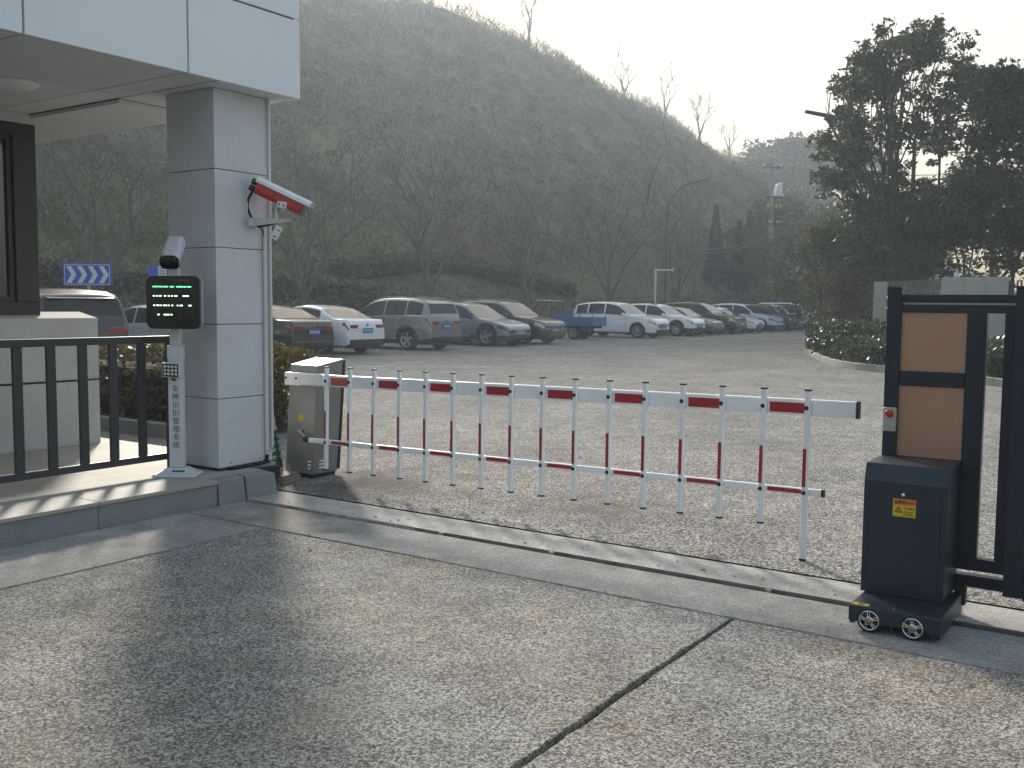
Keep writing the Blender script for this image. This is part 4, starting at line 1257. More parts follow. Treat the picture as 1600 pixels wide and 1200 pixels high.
# emergency stop button on the post
eb = [o for o in post1.children if o.name.startswith('stop_button_box')][0]
MB().lathe([(0.0, -0.052), (0.012, -0.051), (0.020, -0.046), (0.0215, -0.040), (0.014, -0.036), (0.014, -0.0302)], 20, 'y', (0.038, 0, 1.000)).build('stop_button', 'camred', eb)
MB().lathe([(0.015, -0.0306), (0.024, -0.0306), (0.024, -0.0312), (0.015, -0.0312)], 20, 'y', (0.038, 0, 1.000)).build('button_ring', 'yellow', eb)
ar = MB()
ar.add([(0.026, -0.0305, 0.955), (0.032, -0.0305, 0.964), (0.036, -0.0305, 0.962), (0.033, -0.0305, 0.952)], [(0, 3, 2, 1)])
ar.add([(0.040, -0.0305, 0.962), (0.047, -0.0305, 0.958), (0.049, -0.0305, 0.950), (0.043, -0.0305, 0.953)], [(0, 3, 2, 1)])
ar.build('turn_arrows', 'yellow', eb)

# ================================================================== CARS
def smooth_interp(x, xs, ys):
    return np.interp(x, xs, ys)
WHEELS = {}
def wheel_meshes(style, r):
    key = (style, round(r, 3))
    if key in WHEELS:
        return WHEELS[key]
    t = MB().lathe([(r * 0.66, 0.012), (r * 0.78, 0.004), (r * 0.93, 0.006), (r, 0.03), (r, 0.19), (r * 0.93, 0.21), (r * 0.6, 0.21)], 28, 'y').build('wheel', 'tyre')
    rm_ = MB()
    rm_.lathe([(r * 0.69, 0.006), (r * 0.66, 0.016), (r * 0.62, 0.03)], 28, 'y', mi=0)
    ns = {'five': 5, 'ten': 10, 'cross': 4}[style]
    for k in range(ns):
        a = 2 * math.pi * k / ns + 0.3
        wd = {'five': 0.20, 'ten': 0.10, 'cross': 0.26}[style] * r
        c, s_ = math.cos(a), math.sin(a)
        def pt(rr, tt, y): return (c * rr - s_ * tt, y, s_ * rr + c * tt)
        rm_.hexa([pt(r * 0.08, -wd * .5, 0.03), pt(r * 0.65, -wd * .62, 0.03), pt(r * 0.65, wd * .62, 0.03), pt(r * 0.08, wd * .5, 0.03)][::-1],
                 [pt(r * 0.08, -wd * .5, 0.022), pt(r * 0.65, -wd * .62, 0.012), pt(r * 0.65, wd * .62, 0.012), pt(r * 0.08, wd * .5, 0.022)][::-1])
    rm_.lathe([(0.0, 0.012), (r * 0.14, 0.014), (r * 0.16, 0.03)], 14, 'y')
    rim = rm_.build('rim', 'rim')
    ds = MB().lathe([(0.0, 0.06), (r * 0.64, 0.055)], 24, 'y').build('brake_disc', 'rimdark')
    WHEELS[key] = (t.data, rim.data, ds.data)
    for o in (t, rim, ds):
        bpy.data.objects.remove(o)
    return WHEELS[key]
def link_mesh(name, data, parent):
    o = bpy.data.objects.new(name, data)
    col.objects.link(o)
    o.parent = parent
    return o

PROF = {   # top line, belt line: fraction of length from the nose, height; glass spans; plan widths
    'suv': dict(top=[(0, .70), (.012, .80), (.04, .89), (.12, .97), (.255, 1.05), (.285, 1.08), (.43, 1.56), (.48, 1.635), (.56, 1.68), (.68, 1.69), (.82, 1.66), (.925, 1.58), (.945, 1.53), (.978, 1.16), (.99, 1.08), (1, .80)],
                belt=[(0, .68), (.04, .84), (.12, .92), (.26, 1.0), (.5, 1.04), (.85, 1.10), (.97, 1.08), (1, .78)],
                ws=(.292, .435), rw=(.949, .976), side=[(.335, .575), (.59, .775), (.79, .925)], wheels=(.195, .795)),
    'coupe_suv': dict(top=[(0, .62), (.012, .72), (.04, .80), (.12, .90), (.24, 1.0), (.275, 1.04), (.43, 1.50), (.49, 1.58), (.57, 1.62), (.68, 1.60), (.82, 1.50), (.90, 1.38), (.96, 1.12), (.985, 1.05), (1, .80)],
                belt=[(0, .60), (.04, .75), (.12, .86), (.26, .96), (.5, 1.0), (.85, 1.06), (.96, 1.04), (1, .78)],
                ws=(.282, .435), rw=(.90, .955), side=[(.325, .575), (.59, .86)], wheels=(.19, .80)),
    'sedan': dict(top=[(0, .56), (.012, .66), (.04, .74), (.14, .84), (.27, .93), (.30, .96), (.44, 1.36), (.50, 1.43), (.57, 1.46), (.66, 1.43), (.74, 1.36), (.865, 1.085), (.885, 1.06), (.97, 1.045), (.985, 1.0), (1, .78)],
                belt=[(0, .54), (.04, .69), (.14, .80), (.28, .89), (.6, .94), (.85, .99), (.97, .98), (1, .76)],
                ws=(.305, .445), rw=(.745, .862), side=[(.35, .555), (.57, .755)], wheels=(.195, .785)),
    'van': dict(top=[(0, .80), (.01, .95), (.03, 1.02), (.10, 1.10), (.13, 1.13), (.24, 1.66), (.30, 1.76), (.5, 1.80), (.9, 1.78), (.965, 1.70), (.99, 1.2), (1, .9)],
                belt=[(0, .78), (.04, .98), (.12, 1.06), (.5, 1.08), (.97, 1.08), (1, .85)],
                ws=(.135, .245), rw=(.968, .985), side=[(.20, .42), (.435, .68), (.695, .93)], wheels=(.17, .80)),
}
PLAN = [(0, .74), (.01, .82), (.035, .90), (.09, .965), (.2, 1.0), (.82, 1.0), (.93, .97), (.975, .92), (1, .85)]
def make_car(label, kind, L, W, H, body_mat, loc, heading, wheel_r=0.34, wheel_style='five', plate='plateblue', head='headlamp',
             rails=False, clad=True, chrome_trim=False, grille='wide', name='parked_car', cat='car', rack=None, plate_front=True):
    pr = PROF[kind]
    href = max(z for _, z in pr['top'])
    hs = H / href
    car = thing(name, label, cat, loc, heading, 'cars parked in the row below the hill')
    tx_, tz_ = [a for a, _ in pr['top']], [b * hs for _, b in pr['top']]
    bx_, bz_ = [a for a, _ in pr['belt']], [b * hs for _, b in pr['belt']]
    px_, pw_ = [a for a, _ in PLAN], [b for _, b in PLAN]
    wx = [L / 2 - t * L for t in pr['wheels']]
    ra_ = wheel_r + 0.055
    sill = 0.235
    st = set(np.linspace(0, 1, 61).tolist()) | set(tx_) | {0.004, 0.02, 0.03}
    for w in wx:
        for k in range(-9, 10):
            st.add(min(1, max(0, (L / 2 - (w + ra_ * math.sin(k / 9 * math.pi / 2))) / L)))
    st = sorted(st)
    st = [s for i, s in enumerate(st) if i == 0 or s - st[i - 1] > 1e-4]
    def section(t, full=True):
        x = L / 2 - t * L
        zt = float(np.interp(t, tx_, tz_))
        zb = min(float(np.interp(t, bx_, bz_)), zt - 0.015)
        w = W / 2 * float(np.interp(t, px_, pw_))
        lo = sill + 0.05 * max(0, 1 - t / 0.05) + 0.10 * max(0, (t - 0.94) / 0.06)
        for wc in wx:
            d = abs(x - wc)
            if d < ra_:
                lo = max(lo, wheel_r + math.sqrt(max(0, ra_ * ra_ - d * d)) - 0.01)
        lo = min(lo, zb - 0.03)
        h = zt - zb
        tum = 0.02 + 0.30 * h
        wr = w - tum
        wb_ = w * 0.985 - 0.01
        ring = []
        def mid(z):                                # side bulge below the belt
            q = (z - sill) / max(0.05, zb - sill)
            return w - 0.055 * max(0, (0.30 - q) / 0.30) ** 1.5 - 0.02 * max(0, (q - 0.55) / 0.45) ** 2 + (0.012 if 0.50 < q < 0.62 else 0)
        for q in (0, 0.06, 0.14, 0.3, 0.42, 0.52, 0.60, 0.72, 0.86, 0.95):
            z = lo + (zb - lo) * q
            ring.append((mid(z), z))
        ring.append((wb_, zb))
        ring.append((wb_ - tum * 0.10, zb + h * 0.14))
        ring.append((wb_ - tum * 0.50, zb + h * 0.52))
        ring.append((wr + tum * 0.12, zb + h * 0.80))
        ring.append((wr - 0.02, zb + h * 0.90))
        ring.append((wr - 0.075, zb + h * 0.965))
        ring.append((wr * 0.62, zb + h * 0.995))
        ring.append((wr * 0.3, zt + 0.004))
        ring.append((0, zt + 0.006))
        return x, ring
    secs = [section(t) for t in st]
    m = len(secs[0][1])
    mb = MB()
    verts, faces, mis = [], [], []
    full = 2 * m - 1
    for x, ring in secs:
        for y, z in ring:
            verts.append((x, y, z))
        for y, z in ring[-2::-1]:
            verts.append((x, -y, z))
    clz = sill + (0.16 if clad else 0.035)
    for i in range(len(secs) - 1):
        for k in range(full - 1):
            a, b, c, d = i * full + k, i * full + k + 1, (i + 1) * full + k + 1, (i + 1) * full + k
            zc = (verts[a][2] + verts[b][2] + verts[c][2] + verts[d][2]) / 4
            low = (k < 3 or k > full - 5)
            xm = (verts[a][0] + verts[c][0]) / 2
            in_arch = clad and any(abs(xm - wc) < ra_ + 0.06 and zc < wheel_r + math.sqrt(max(0, (ra_ + 0.06) ** 2 - (xm - wc) ** 2)) for wc in wx) and (k < 6 or k > full - 8)
            faces.append((a, d, c, b))
            mis.append(1 if zc < clz or in_arch else 0)
    o_ = len(mb.v)
    mb.v, mb.f, mb.mi, mb.sm = verts, faces, mis, [True] * len(faces)
    # nose and tail faces
    for base_, rev in ((0, False), ((len(secs) - 1) * full, True)):
        for k in range(m - 1):
            a, b = base_ + k, base_ + k + 1
            c, d = base_ + full - 2 - k, base_ + full - 1 - k
            f = (a, b, c, d) if not rev else (d, c, b, a)
            if b == c: f = f[:3] if not rev else (d, b, a)
            mb.f.append(f)
            mb.mi.append(1 if verts[a][2] < 0.40 else 0)
            mb.sm.append(False)
    body = mb.build('body', [body_mat, 'plastic'], car)
    # underbody and cabin floor
    MB().box(-L / 2 + 0.10, L / 2 - 0.12, -W / 2 + 0.24, W / 2 - 0.24, 0.20, 0.62).box(wx[1] + 0.45, wx[0] - 0.45, -W / 2 + 0.09, W / 2 - 0.09, 0.21, 0.5).build('underbody', 'plastic', car)
    def patch(name, t0, t1, k0, k1, material, off=0.007, side=0, nt=14, parent=None, trim=0.0):
        """a panel that follows the body surface between stations t0..t1 and ring places k0..k1 (side 0: across the roof)"""
        ts = np.linspace(t0, t1, nt)
        pm = MB()
        rows_ = []
        for t in ts:
            x, ring = section(float(t))
            rr = ring if side >= 0 else [(-y, z) for y, z in ring]
            if side == 0:
                kk = [k for k in range(k0, m)]
                row = [(x, ring[k][0], ring[k][1]) for k in kk] + [(x, -ring[k][0], ring[k][1]) for k in kk[-2::-1]]
            else:
                row = []
                for q in np.linspace(k0, k1, max(3, int((k1 - k0) * 2) + 1)):
                    i0 = min(int(q), m - 2)
                    f = q - i0
                    row.append((x, rr[i0][0] + (rr[i0 + 1][0] - rr[i0][0]) * f, rr[i0][1] + (rr[i0 + 1][1] - rr[i0][1]) * f))
            rows_.append(row)
        nc = len(rows_[0])
        vs = []
        for i, row in enumerate(rows_):
            for j, p in enumerate(row):
                pa = Vector(rows_[min(i + 1, nt - 1)][j]) - Vector(rows_[max(i - 1, 0)][j])
                pb = Vector(row[min(j + 1, nc - 1)]) - Vector(row[max(j - 1, 0)])
                nn = pa.cross(pb)
                if nn.length < 1e-9: nn = Vector((0, 0, 1))
                nn.normalize()
                ref = Vector((0, p[1], 0.3)) if side else Vector((0, 0, 1))
                if nn.dot(ref) < 0: nn = -nn
                vs.append(Vector(p) + nn * off)
        fs = [(i * nc + j, i * nc + j + 1, (i + 1) * nc + j + 1, (i + 1) * nc + j) for i in range(nt - 1) for j in range(nc - 1)]
        pm.add(vs, fs, 0, True)
        return pm.build(name, material, parent or car)
    patch('windscreen', pr['ws'][0], pr['ws'][1], 14.0 and 15, 0, 'carglass', side=0)
    patch('rear_window', pr['rw'][0], pr['rw'][1], 15, 0, 'carglass' if kind == 'sedan' else 'sideglass', side=0, nt=8)
    for s in (1, -1):
        for (t0, t1) in pr['side']:
            patch('side_window', t0, t1, 10.6, 13.5, 'sideglass', side=s, nt=12)
        if chrome_trim:
            patch('window_trim', pr['side'][0][0], pr['side'][-1][1] + 0.01, 10.2, 10.5, 'chrome', side=s, nt=16, off=0.006)
            patch('roof_trim', pr['side'][0][0] + 0.02, pr['side'][-1][1] + 0.01, 13.6, 13.95, 'chrome', side=s, nt=16, off=0.006)
        patch('headlight', 0.006, 0.085, 7.2, 9.6, head, side=s, off=0.006, nt=8)
        patch('tail_light', 0.955, 0.997, 7.6 if kind != 'sedan' else 7.8, 9.2, 'taillamp', side=s, off=0.006, nt=8)
        # door seams
        for t in (pr['side'][0][0] - 0.01, pr['side'][0][1] + 0.006, pr['side'][1][1] - 0.03 if kind != 'suv' else pr['side'][1][1]):
            patch('door_seam', t, t + 0.0016, 1.5, 10, 'plastic', side=s, off=0.003, nt=2)
        for t in (pr['side'][0][1] - 0.045, pr['side'][1][1] - 0.055):
            x, ring = section(t)
            y, z = ring[8]
            MB().box(x - 0.08, x + 0.08, s * (y - 0.005), s * (y + 0.022), z - 0.012, z + 0.012).build('door_handle', 'chrome' if chrome_trim else body_mat, car, bevel=0.006)
        # mirror
        x, ring = section(pr['side'][0][0] + 0.015)
        y, z = ring[10]
        mr_ = MB()
        mr_.hexa([(x - 0.02, s * (y + 0.03), z + 0.03), (x + 0.12, s * (y + 0.04), z + 0.04), (x + 0.10, s * (y + 0.20), z + 0.05), (x - 0.02, s * (y + 0.22), z + 0.05)],
                 [(x - 0.02, s * (y + 0.04), z + 0.17), (x + 0.07, s * (y + 0.05), z + 0.15), (x + 0.06, s * (y + 0.19), z + 0.15), (x - 0.02, s * (y + 0.21), z + 0.17)])
        mr_.box(x - 0.0, x + 0.05, s * (y - 0.02), s * (y + 0.05), z + 0.01, z + 0.05)
        mr_.build('mirror', body_mat if not clad or rails else 'plastic', car, bevel=0.015, seg=2)
        if rails:
            pts_ = []
            for t in np.linspace(pr['ws'][1] + 0.03, pr['rw'][0] - 0.03, 7):
                x, ring = section(float(t))
                pts_.append((x, s * (ring[14][0] - 0.02), ring[15][1] + 0.05))
            pts_[0] = (pts_[0][0] + 0.05, pts_[0][1], pts_[0][2] - 0.05)
            pts_[-1] = (pts_[-1][0] - 0.05, pts_[-1][1], pts_[-1][2] - 0.05)
            MB().tube(pts_, 0.018, 6).build('roof_rail', 'metal' if chrome_trim else 'plastic', car)
    if kind in ('suv', 'coupe_suv', 'van'):
        x, ring = section(pr['rw'][0] - 0.012)
        y, z = ring[15]
        MB().hexa([(x + 0.10, -y, z - 0.015), (x + 0.10, y, z - 0.015), (x - 0.12, y * 0.93, z - 0.055), (x - 0.12, -y * 0.93, z - 0.055)][::-1],
                  [(x + 0.10, -y, z + 0.02), (x + 0.10, y, z + 0.02), (x - 0.13, y * 0.93, z - 0.03), (x - 0.13, -y * 0.93, z - 0.03)][::-1]).build('spoiler', body_mat, car, bevel=0.01)
    # nose: grille, lower intake, plate; tail: plate, bumper, badge
    zb = float(np.interp(0.0, tx_, tz_))
    xf = L / 2
    if grille == 'wide':
        gr = MB().box(xf - 0.02, xf + 0.012, -W * 0.20, W * 0.20, zb - 0.24, zb - 0.05).build('grille', 'plastic', car, bevel=0.01)
        for k in range(3):
            MB().box(xf + 0.0125, xf + 0.017, -W * 0.19, W * 0.19, zb - 0.21 + k * 0.055, zb - 0.198 + k * 0.055).build('grille_bar', 'chrome', gr)
    elif grille == 'tall':
        gr = MB().box(xf - 0.02, xf + 0.015, -W * 0.22, W * 0.22, zb - 0.36, zb - 0.03).build('grille', 'plastic', car, bevel=0.01)
        for k in range(11):
            yk = -W * 0.2 + k * W * 0.04
            MB().box(xf + 0.0155, xf + 0.021, yk - 0.008, yk + 0.008, zb - 0.34, zb - 0.05).build('grille_bar', 'chrome', gr)
    else:
        gr = MB().box(xf - 0.02, xf + 0.010, -W * 0.33, W * 0.33, zb - 0.06, zb - 0.035).build('grille_slot', 'plastic', car)
    MB().box(xf - 0.05, xf + 0.016, -W * 0.31, W * 0.31, 0.30, 0.42).build('lower_intake', 'plastic', car, bevel=0.01)
    for s in (1, -1):
        MB().box(xf - 0.09, xf - 0.005, s * W * 0.33, s * W * 0.385, 0.36, 0.50).build('fog_light', 'headdark', car, bevel=0.01)
    zp = 0.50
    if plate_front:
        pl_ = MB().box(xf + 0.016, xf + 0.026, -0.22, 0.22, zp - 0.02, zp + 0.12).build('front_plate', plate, car)
        dd = MB()
        for k in range(7):
            yk = -0.165 + k * 0.055
            dd.box(xf + 0.0262, xf + 0.0268, yk - 0.014, yk + 0.014, zp + 0.02, zp + 0.085)
        dd.build('plate_marks', 'tag' if plate == 'plateblue' else 'ink', pl_)
    zr = 0.80 if kind == 'sedan' else 0.86
    zr *= hs if kind != 'van' else 1
    x, _ = section(1.0)
    xr = -L / 2
    rp = MB().box(xr - 0.022, xr - 0.004, -0.26, 0.26, zr - 0.16, zr - 0.0).build('plate_recess', 'plastic' if kind != 'sedan' else body_mat, car, bevel=0.008)
    pl_ = MB().box(xr - 0.032, xr - 0.0225, -0.22, 0.22, zr - 0.15, zr - 0.01).build('rear_plate', plate, car)
    dd = MB()
    for k in range(7):
        yk = -0.165 + k * 0.055
        dd.box(xr - 0.0332, xr - 0.0322, yk - 0.014, yk + 0.014, zr - 0.115, zr - 0.045)
    dd.build('plate_marks', 'tag' if plate == 'plateblue' else 'ink', pl_)
    MB().box(xr - 0.03, xr + 0.06, -W * 0.40, W * 0.40, 0.30, 0.46).build('rear_bumper', 'plastic', car, bevel=0.02)
    MB().box(xr - 0.034, xr - 0.0302, -W * 0.36, W * 0.36, 0.452, 0.462).build('bumper_trim', 'chrome', car)
    MB().cyl((xr + 0.01, 0, zr + 0.085), (xr - 0.012, 0, zr + 0.085), 0.045, n=16).build('badge', 'chrome', car)
    for s in (1, -1):
        MB().box(xr - 0.006, xr + 0.05, s * W * 0.22, s * W * 0.40, zr - 0.02, zr + 0.09).build('tail_light', 'taillamp', car, bevel=0.012)
        MB().box(xf - 0.06, xf + 0.006, s * W * 0.22, s * W * 0.35, zb - 0.15, zb - 0.06).build('headlight', head, car, bevel=0.012)
    td, rd, dd_ = wheel_meshes(wheel_style, wheel_r)
    for wc in wx:
        for s in (1, -1):
            w_ = link_mesh('wheel', td, car)
            w_.location = (wc, s * (W / 2 - 0.012), wheel_r)
            w_.rotation_euler = (0, random.random() * 0.0, math.pi if s > 0 else 0)
            link_mesh('rim', rd, w_)
            link_mesh('brake_disc', dd_, w_)
    return car

H_OUT = math.atan2(-V[1], -V[0])            # nose towards the road
H_IN = math.atan2(V[1], V[0])               # nose towards the hill
def slot(uc, L, out, v_end=20.35):
    return P(uc, v_end + L / 2)
C_black = paint('black_car_paint', (0.010, 0.010, 0.012))
C_white = paint('white_car_paint', (0.82, 0.85, 0.88))
C_grey = paint('grey_car_paint', (0.24, 0.25, 0.26), 0.4, 0.3)
C_blue = paint('grey_blue_car_paint', (0.20, 0.245, 0.33), 0.3, 0.3)
C_dgreen = paint('dark_green_car_paint', (0.020, 0.026, 0.024))
C_silver = paint('silver_car_paint', (0.50, 0.54, 0.58), 0.5, 0.3)
C_dark = paint('charcoal_car_paint', (0.025, 0.027, 0.03))
C_pale = paint('pale_blue_car_paint', (0.48, 0.57, 0.70), 0.2, 0.3)
C_bronze = paint('bronze_car_paint', (0.10, 0.10, 0.075), 0.4, 0.35)
make_car('black sedan with red tail lights parked right behind the barrier cabinet', 'sedan', 4.75, 1.83, 1.46, C_black, slot(19.85, 4.75, 0, 20.2), H_IN, 0.325, 'ten', clad=False, chrome_trim=True)
make_car('white sedan parked tail out beside the grey SUV', 'sedan', 4.68, 1.80, 1.47, C_white, slot(22.2, 4.68, 0), H_IN, 0.325, 'five', clad=False)
make_car('grey SUV with roof rails parked tail out beside the white sedan', 'suv', 4.70, 1.88, 1.73, C_grey, slot(26.0, 4.7, 0, 20.3), H_IN, 0.365, 'five', rails=True, chrome_trim=True)
make_car('grey blue SUV with green plate parked nose out beside the grey SUV', 'coupe_suv', 4.65, 1.90, 1.60, C_blue, slot(30.45, 4.65, 1), H_OUT, 0.37, 'cross', plate='plategreen', head='headdark', grille='slot')
make_car('black SUV with tall chrome grille beside the blue cargo tricycle', 'suv', 4.75, 1.93, 1.70, C_black, slot(32.95, 4.75, 1), H_OUT, 0.37, 'five', grille='tall', rails=True, chrome_trim=True)
make_car('white SUV half hidden behind the blue cargo tricycle bed', 'suv', 4.55, 1.85, 1.70, C_white, slot(42.5, 4.55, 1), H_OUT, 0.36, 'ten', clad=False)
make_car('white SUV parked second to the right of the cargo tricycle', 'suv', 4.50, 1.84, 1.64, C_white, slot(46.75, 4.5, 1), H_OUT, 0.36, 'ten', clad=True, rails=True)
make_car('low dark bronze sedan tucked between white and dark green SUVs', 'sedan', 4.6, 1.80, 1.47, C_bronze, slot(49.3, 4.6, 1), H_OUT, 0.33, 'ten', clad=False)
make_car('dark green SUV parked in the middle of the far row', 'suv', 4.80, 1.92, 1.74, C_dgreen, slot(52.5, 4.8, 1), H_OUT, 0.37, 'five', grille='wide', rails=True)
make_car('low white sedan just right of the dark green SUV', 'sedan', 4.7, 1.83, 1.47, C_white, slot(55.3, 4.7, 1), H_OUT, 0.33, 'five', clad=False)
make_car('pale blue SUV near the far end of the row', 'suv', 4.6, 1.87, 1.70, C_pale, slot(58.6, 4.6, 1), H_OUT, 0.36, 'five', grille='slot', head='headdark', plate='plategreen')
make_car('charcoal SUV near the far end of the row beside the pale blue one', 'suv', 4.65, 1.86, 1.66, C_dark, slot(62.4, 4.65, 1), H_OUT, 0.36, 'ten', rails=True)
make_car('silver SUV parked far along the row past the charcoal one', 'suv', 4.6, 1.86, 1.66, C_silver, slot(65.6, 4.6, 1, 20.5), H_OUT, 0.36, 'five')
make_car('small white van last in the far row', 'van', 4.3, 1.66, 1.82, C_white, slot(68.6, 4.3, 1, 21.2), H_OUT, 0.30, 'five', clad=False, name='parked_van', cat='van')
make_car('silver sedan seen behind the reader column display', 'sedan', 4.7, 1.81, 1.46, C_silver, slot(16.55, 4.7, 0, 20.4), H_IN, 0.325, 'five', clad=False)
q_ = at_depth(120, 540, 19.8)
make_car('black SUV seen tail on below the blue arrow sign', 'suv', 4.75, 1.95, 1.79, C_black, Vector((q_.x - 1.42, q_.y + 2.0, 0)), rad(90 + 40), 0.37, 'five', rails=False)

# blue cargo tricycle
tc_ = thing('cargo_tricycle', 'blue flat bed cargo tricycle parked between the black and white SUVs', 'tricycle', P(38.55, 22.6), H_IN)
bedm = MB().box(-1.05, 1.0, -0.58, 0.58, 0.62, 0.68).build('bed_floor', 'tarp', tc_)
for nm, a in (('side_board', (-1.05, 1.0, 0.581, 0.61)), ('side_board', (-1.05, 1.0, -0.61, -0.581))):
    sb_ = MB().box(a[0], a[1], a[2], a[3], 0.60, 0.99).build(nm, 'tarp', tc_, bevel=0.006)
    rb = MB()
    for k in range(5):
        xx = -1.02 + k * 0.5
        rb.box(xx - 0.02, xx + 0.02, a[2] - 0.012, a[3] + 0.012, 0.60, 1.0)
    rb.box(a[0], a[1], a[2] - 0.01, a[3] + 0.01, 0.775, 0.80)
    rb.build('ribs', 'tarp', sb_)
    tp = MB()
    for k in range(4):
        xx = -1.02 + k * 0.66
        tp.cyl((xx, (a[2] + a[3]) / 2, 1.0), (xx, (a[2] + a[3]) / 2, 1.15), 0.015, n=6)
    tp.cyl((-1.03, (a[2] + a[3]) / 2, 1.15), (0.98, (a[2] + a[3]) / 2, 1.15), 0.017, n=6)
    tp.build('top_rail', 'tarp', sb_)
MB().box(-1.085, -1.0505, -0.6, 0.6, 0.60, 0.99).build('tail_board', 'tarp', tc_, bevel=0.006)
MB().box(1.0005, 1.03, -0.6, 0.6, 0.60, 1.10).build('front_board', 'tarp', tc_, bevel=0.006)
fr_ = MB()
for y in (-0.3, 0.3):
    fr_.box(-1.0, 2.0, y - 0.03, y + 0.03, 0.50, 0.60)
fr_.box(-0.05, 0.05, -0.5, 0.5, 0.28, 0.36).box(-0.4, 0.4, -0.33, -0.27, 0.42, 0.47).box(-0.4, 0.4, 0.27, 0.33, 0.42, 0.47)
fr_.build('chassis', 'plastic', tc_)
td, rd, dd_ = wheel_meshes('ten', 0.31)
for (x, y, r) in ((0.0, 0.50, 0), (0.0, -0.50, math.pi), (2.25, 0.06, 0)):
    w_ = link_mesh('wheel', td, tc_)
    w_.location = (x, y, 0.31)
    w_.rotation_euler = (0, 0, math.pi if y > 0 else 0)
    link_mesh('rim', rd, w_)
    link_mesh('brake_disc', dd_, w_)
cab_ = MB()
cab_.tube([(1.15, 0.5, 0.6), (1.15, 0.5, 1.66), (1.9, 0.42, 1.70), (2.25, 0.36, 1.15), (2.3, 0.3, 0.75)], 0.022, 6)
cab_.tube([(1.15, -0.5, 0.6), (1.15, -0.5, 1.66), (1.9, -0.42, 1.70), (2.25, -0.36, 1.15), (2.3, -0.3, 0.75)], 0.022, 6)
cab_.build('cab_frame', 'plastic', tc_)
MB().hexa([(1.05, -0.58, 1.68), (2.0, -0.5, 1.72), (2.0, 0.5, 1.72), (1.05, 0.58, 1.68)], [(1.05, -0.56, 1.71), (2.0, -0.48, 1.75), (2.0, 0.48, 1.75), (1.05, 0.56, 1.71)]).build('cab_roof', 'metal', tc_)
MB().box(1.2, 1.6, -0.35, 0.35, 0.62, 0.85).build('seat', 'plastic', tc_, bevel=0.04)
MB().hexa([(2.2, -0.38, 0.55), (2.42, -0.3, 0.55), (2.42, 0.3, 0.55), (2.2, 0.38, 0.55)], [(2.15, -0.38, 1.12), (2.26, -0.34, 1.12), (2.26, 0.34, 1.12), (2.15, 0.38, 1.12)]).build('front_shield', 'tarp', tc_, bevel=0.02)
MB().tube([(2.05, -0.36, 1.14), (2.12, 0, 1.10), (2.05, 0.36, 1.14)], 0.018, 6).build('handlebar', 'plastic', tc_)
MB().cyl((2.42, 0, 0.95), (2.46, 0, 0.95), 0.08, n=12).build('headlight', 'headlamp', tc_)
fk = MB()
fk.tube([(2.12, 0, 1.1), (2.2, 0.0, 0.7), (2.25, 0.1, 0.33)], 0.02, 6).tube([(2.2, 0, 0.7), (2.25, -0.1, 0.33)], 0.02, 6)
fk.build('fork', 'plastic', tc_)
# scooter far along the row
so = thing('motor_scooter', 'tiny parked motor scooter beyond the last cars near the shrubs', 'scooter', P(69.5, 21.2), H_OUT + 0.5)
td, rd, dd_ = wheel_meshes('five', 0.22)
for x in (0.55, -0.55):
    w_ = link_mesh('wheel', td, so)
    w_.location = (x, 0.05, 0.22)
    w_.rotation_euler = (0, 0, math.pi)
    w_.scale = (1, 0.5, 1)
    link_mesh('rim', rd, w_)
sb_ = MB()
sb_.hexa([(-0.75, -0.14, 0.40), (-0.1, -0.16, 0.40), (-0.1, 0.16, 0.40), (-0.75, 0.14, 0.40)], [(-0.8, -0.1, 0.72), (-0.15, -0.12, 0.72), (-0.15, 0.12, 0.72), (-0.8, 0.1, 0.72)])
sb_.box(-0.12, 0.32, -0.14, 0.14, 0.28, 0.34)
sb_.hexa([(0.30, -0.18, 0.28), (0.42, -0.14, 0.28), (0.42, 0.14, 0.28), (0.30, 0.18, 0.28)], [(0.20, -0.17, 0.92), (0.30, -0.12, 0.95), (0.30, 0.12, 0.95), (0.20, 0.17, 0.92)])
sb_.build('body', C_silver, so, bevel=0.03)
MB().box(-0.78, -0.15, -0.12, 0.12, 0.725, 0.80).build('seat', 'plastic', so, bevel=0.03)
MB().tube([(0.12, -0.32, 1.02), (0.22, 0, 0.98), (0.12, 0.32, 1.02)], 0.016, 6).build('handlebar', 'plastic', so)

# ================================================================== SIGNS AND POLES
sp_ = at_depth(136, 429, 25.0)
sg = thing('arrow_sign', 'blue sign with four white chevron arrows on a post above the black SUV', 'road sign', (sp_.x, sp_.y, 0), rad(-6))
zc = sp_.z
MB().box(-0.635, 0.635, 0.0, 0.03, zc - 0.275, zc + 0.275).build('panel', 'signblue', sg, bevel=0.006)
bf = MB()
for a in ((-.60, .60, zc + .235, zc + .25), (-.60, .60, zc - .25, zc - .235), (-.60, -.585, zc - .2345, zc + .2345), (.585, .60, zc - .2345, zc + .2345)):
    bf.box(a[0], a[1], -0.004, -0.001, a[2], a[3])
bf.build('border', 'signwhite', sg)
for k in range(4):
    x0 = -0.545 + k * 0.285
    pts_ = [(x0, zc + .21), (x0 + .13, zc + .21), (x0 + .265, zc), (x0 + .13, zc - .21), (x0, zc - .21), (x0 + .135, zc)]
    MB().prism(pts_, -0.005, -0.001, axis=1).build('chevron', 'signwhite', sg)
MB().cyl((0.0, 0.07, 0), (0.0, 0.07, zc + 0.2), 0.038, n=10).build('post', 'metal', sg)
sp_ = at_depth(246, 423, 27.5)
s2 = thing('small_sign', 'small blue and white sign half hidden behind the reader camera', 'road sign', (sp_.x, sp_.y, 0), rad(-10))
MB().box(-0.27, 0.02, 0.0, 0.02, sp_.z - 0.13, sp_.z + 0.13).build('blue_panel', 'signblue', s2)
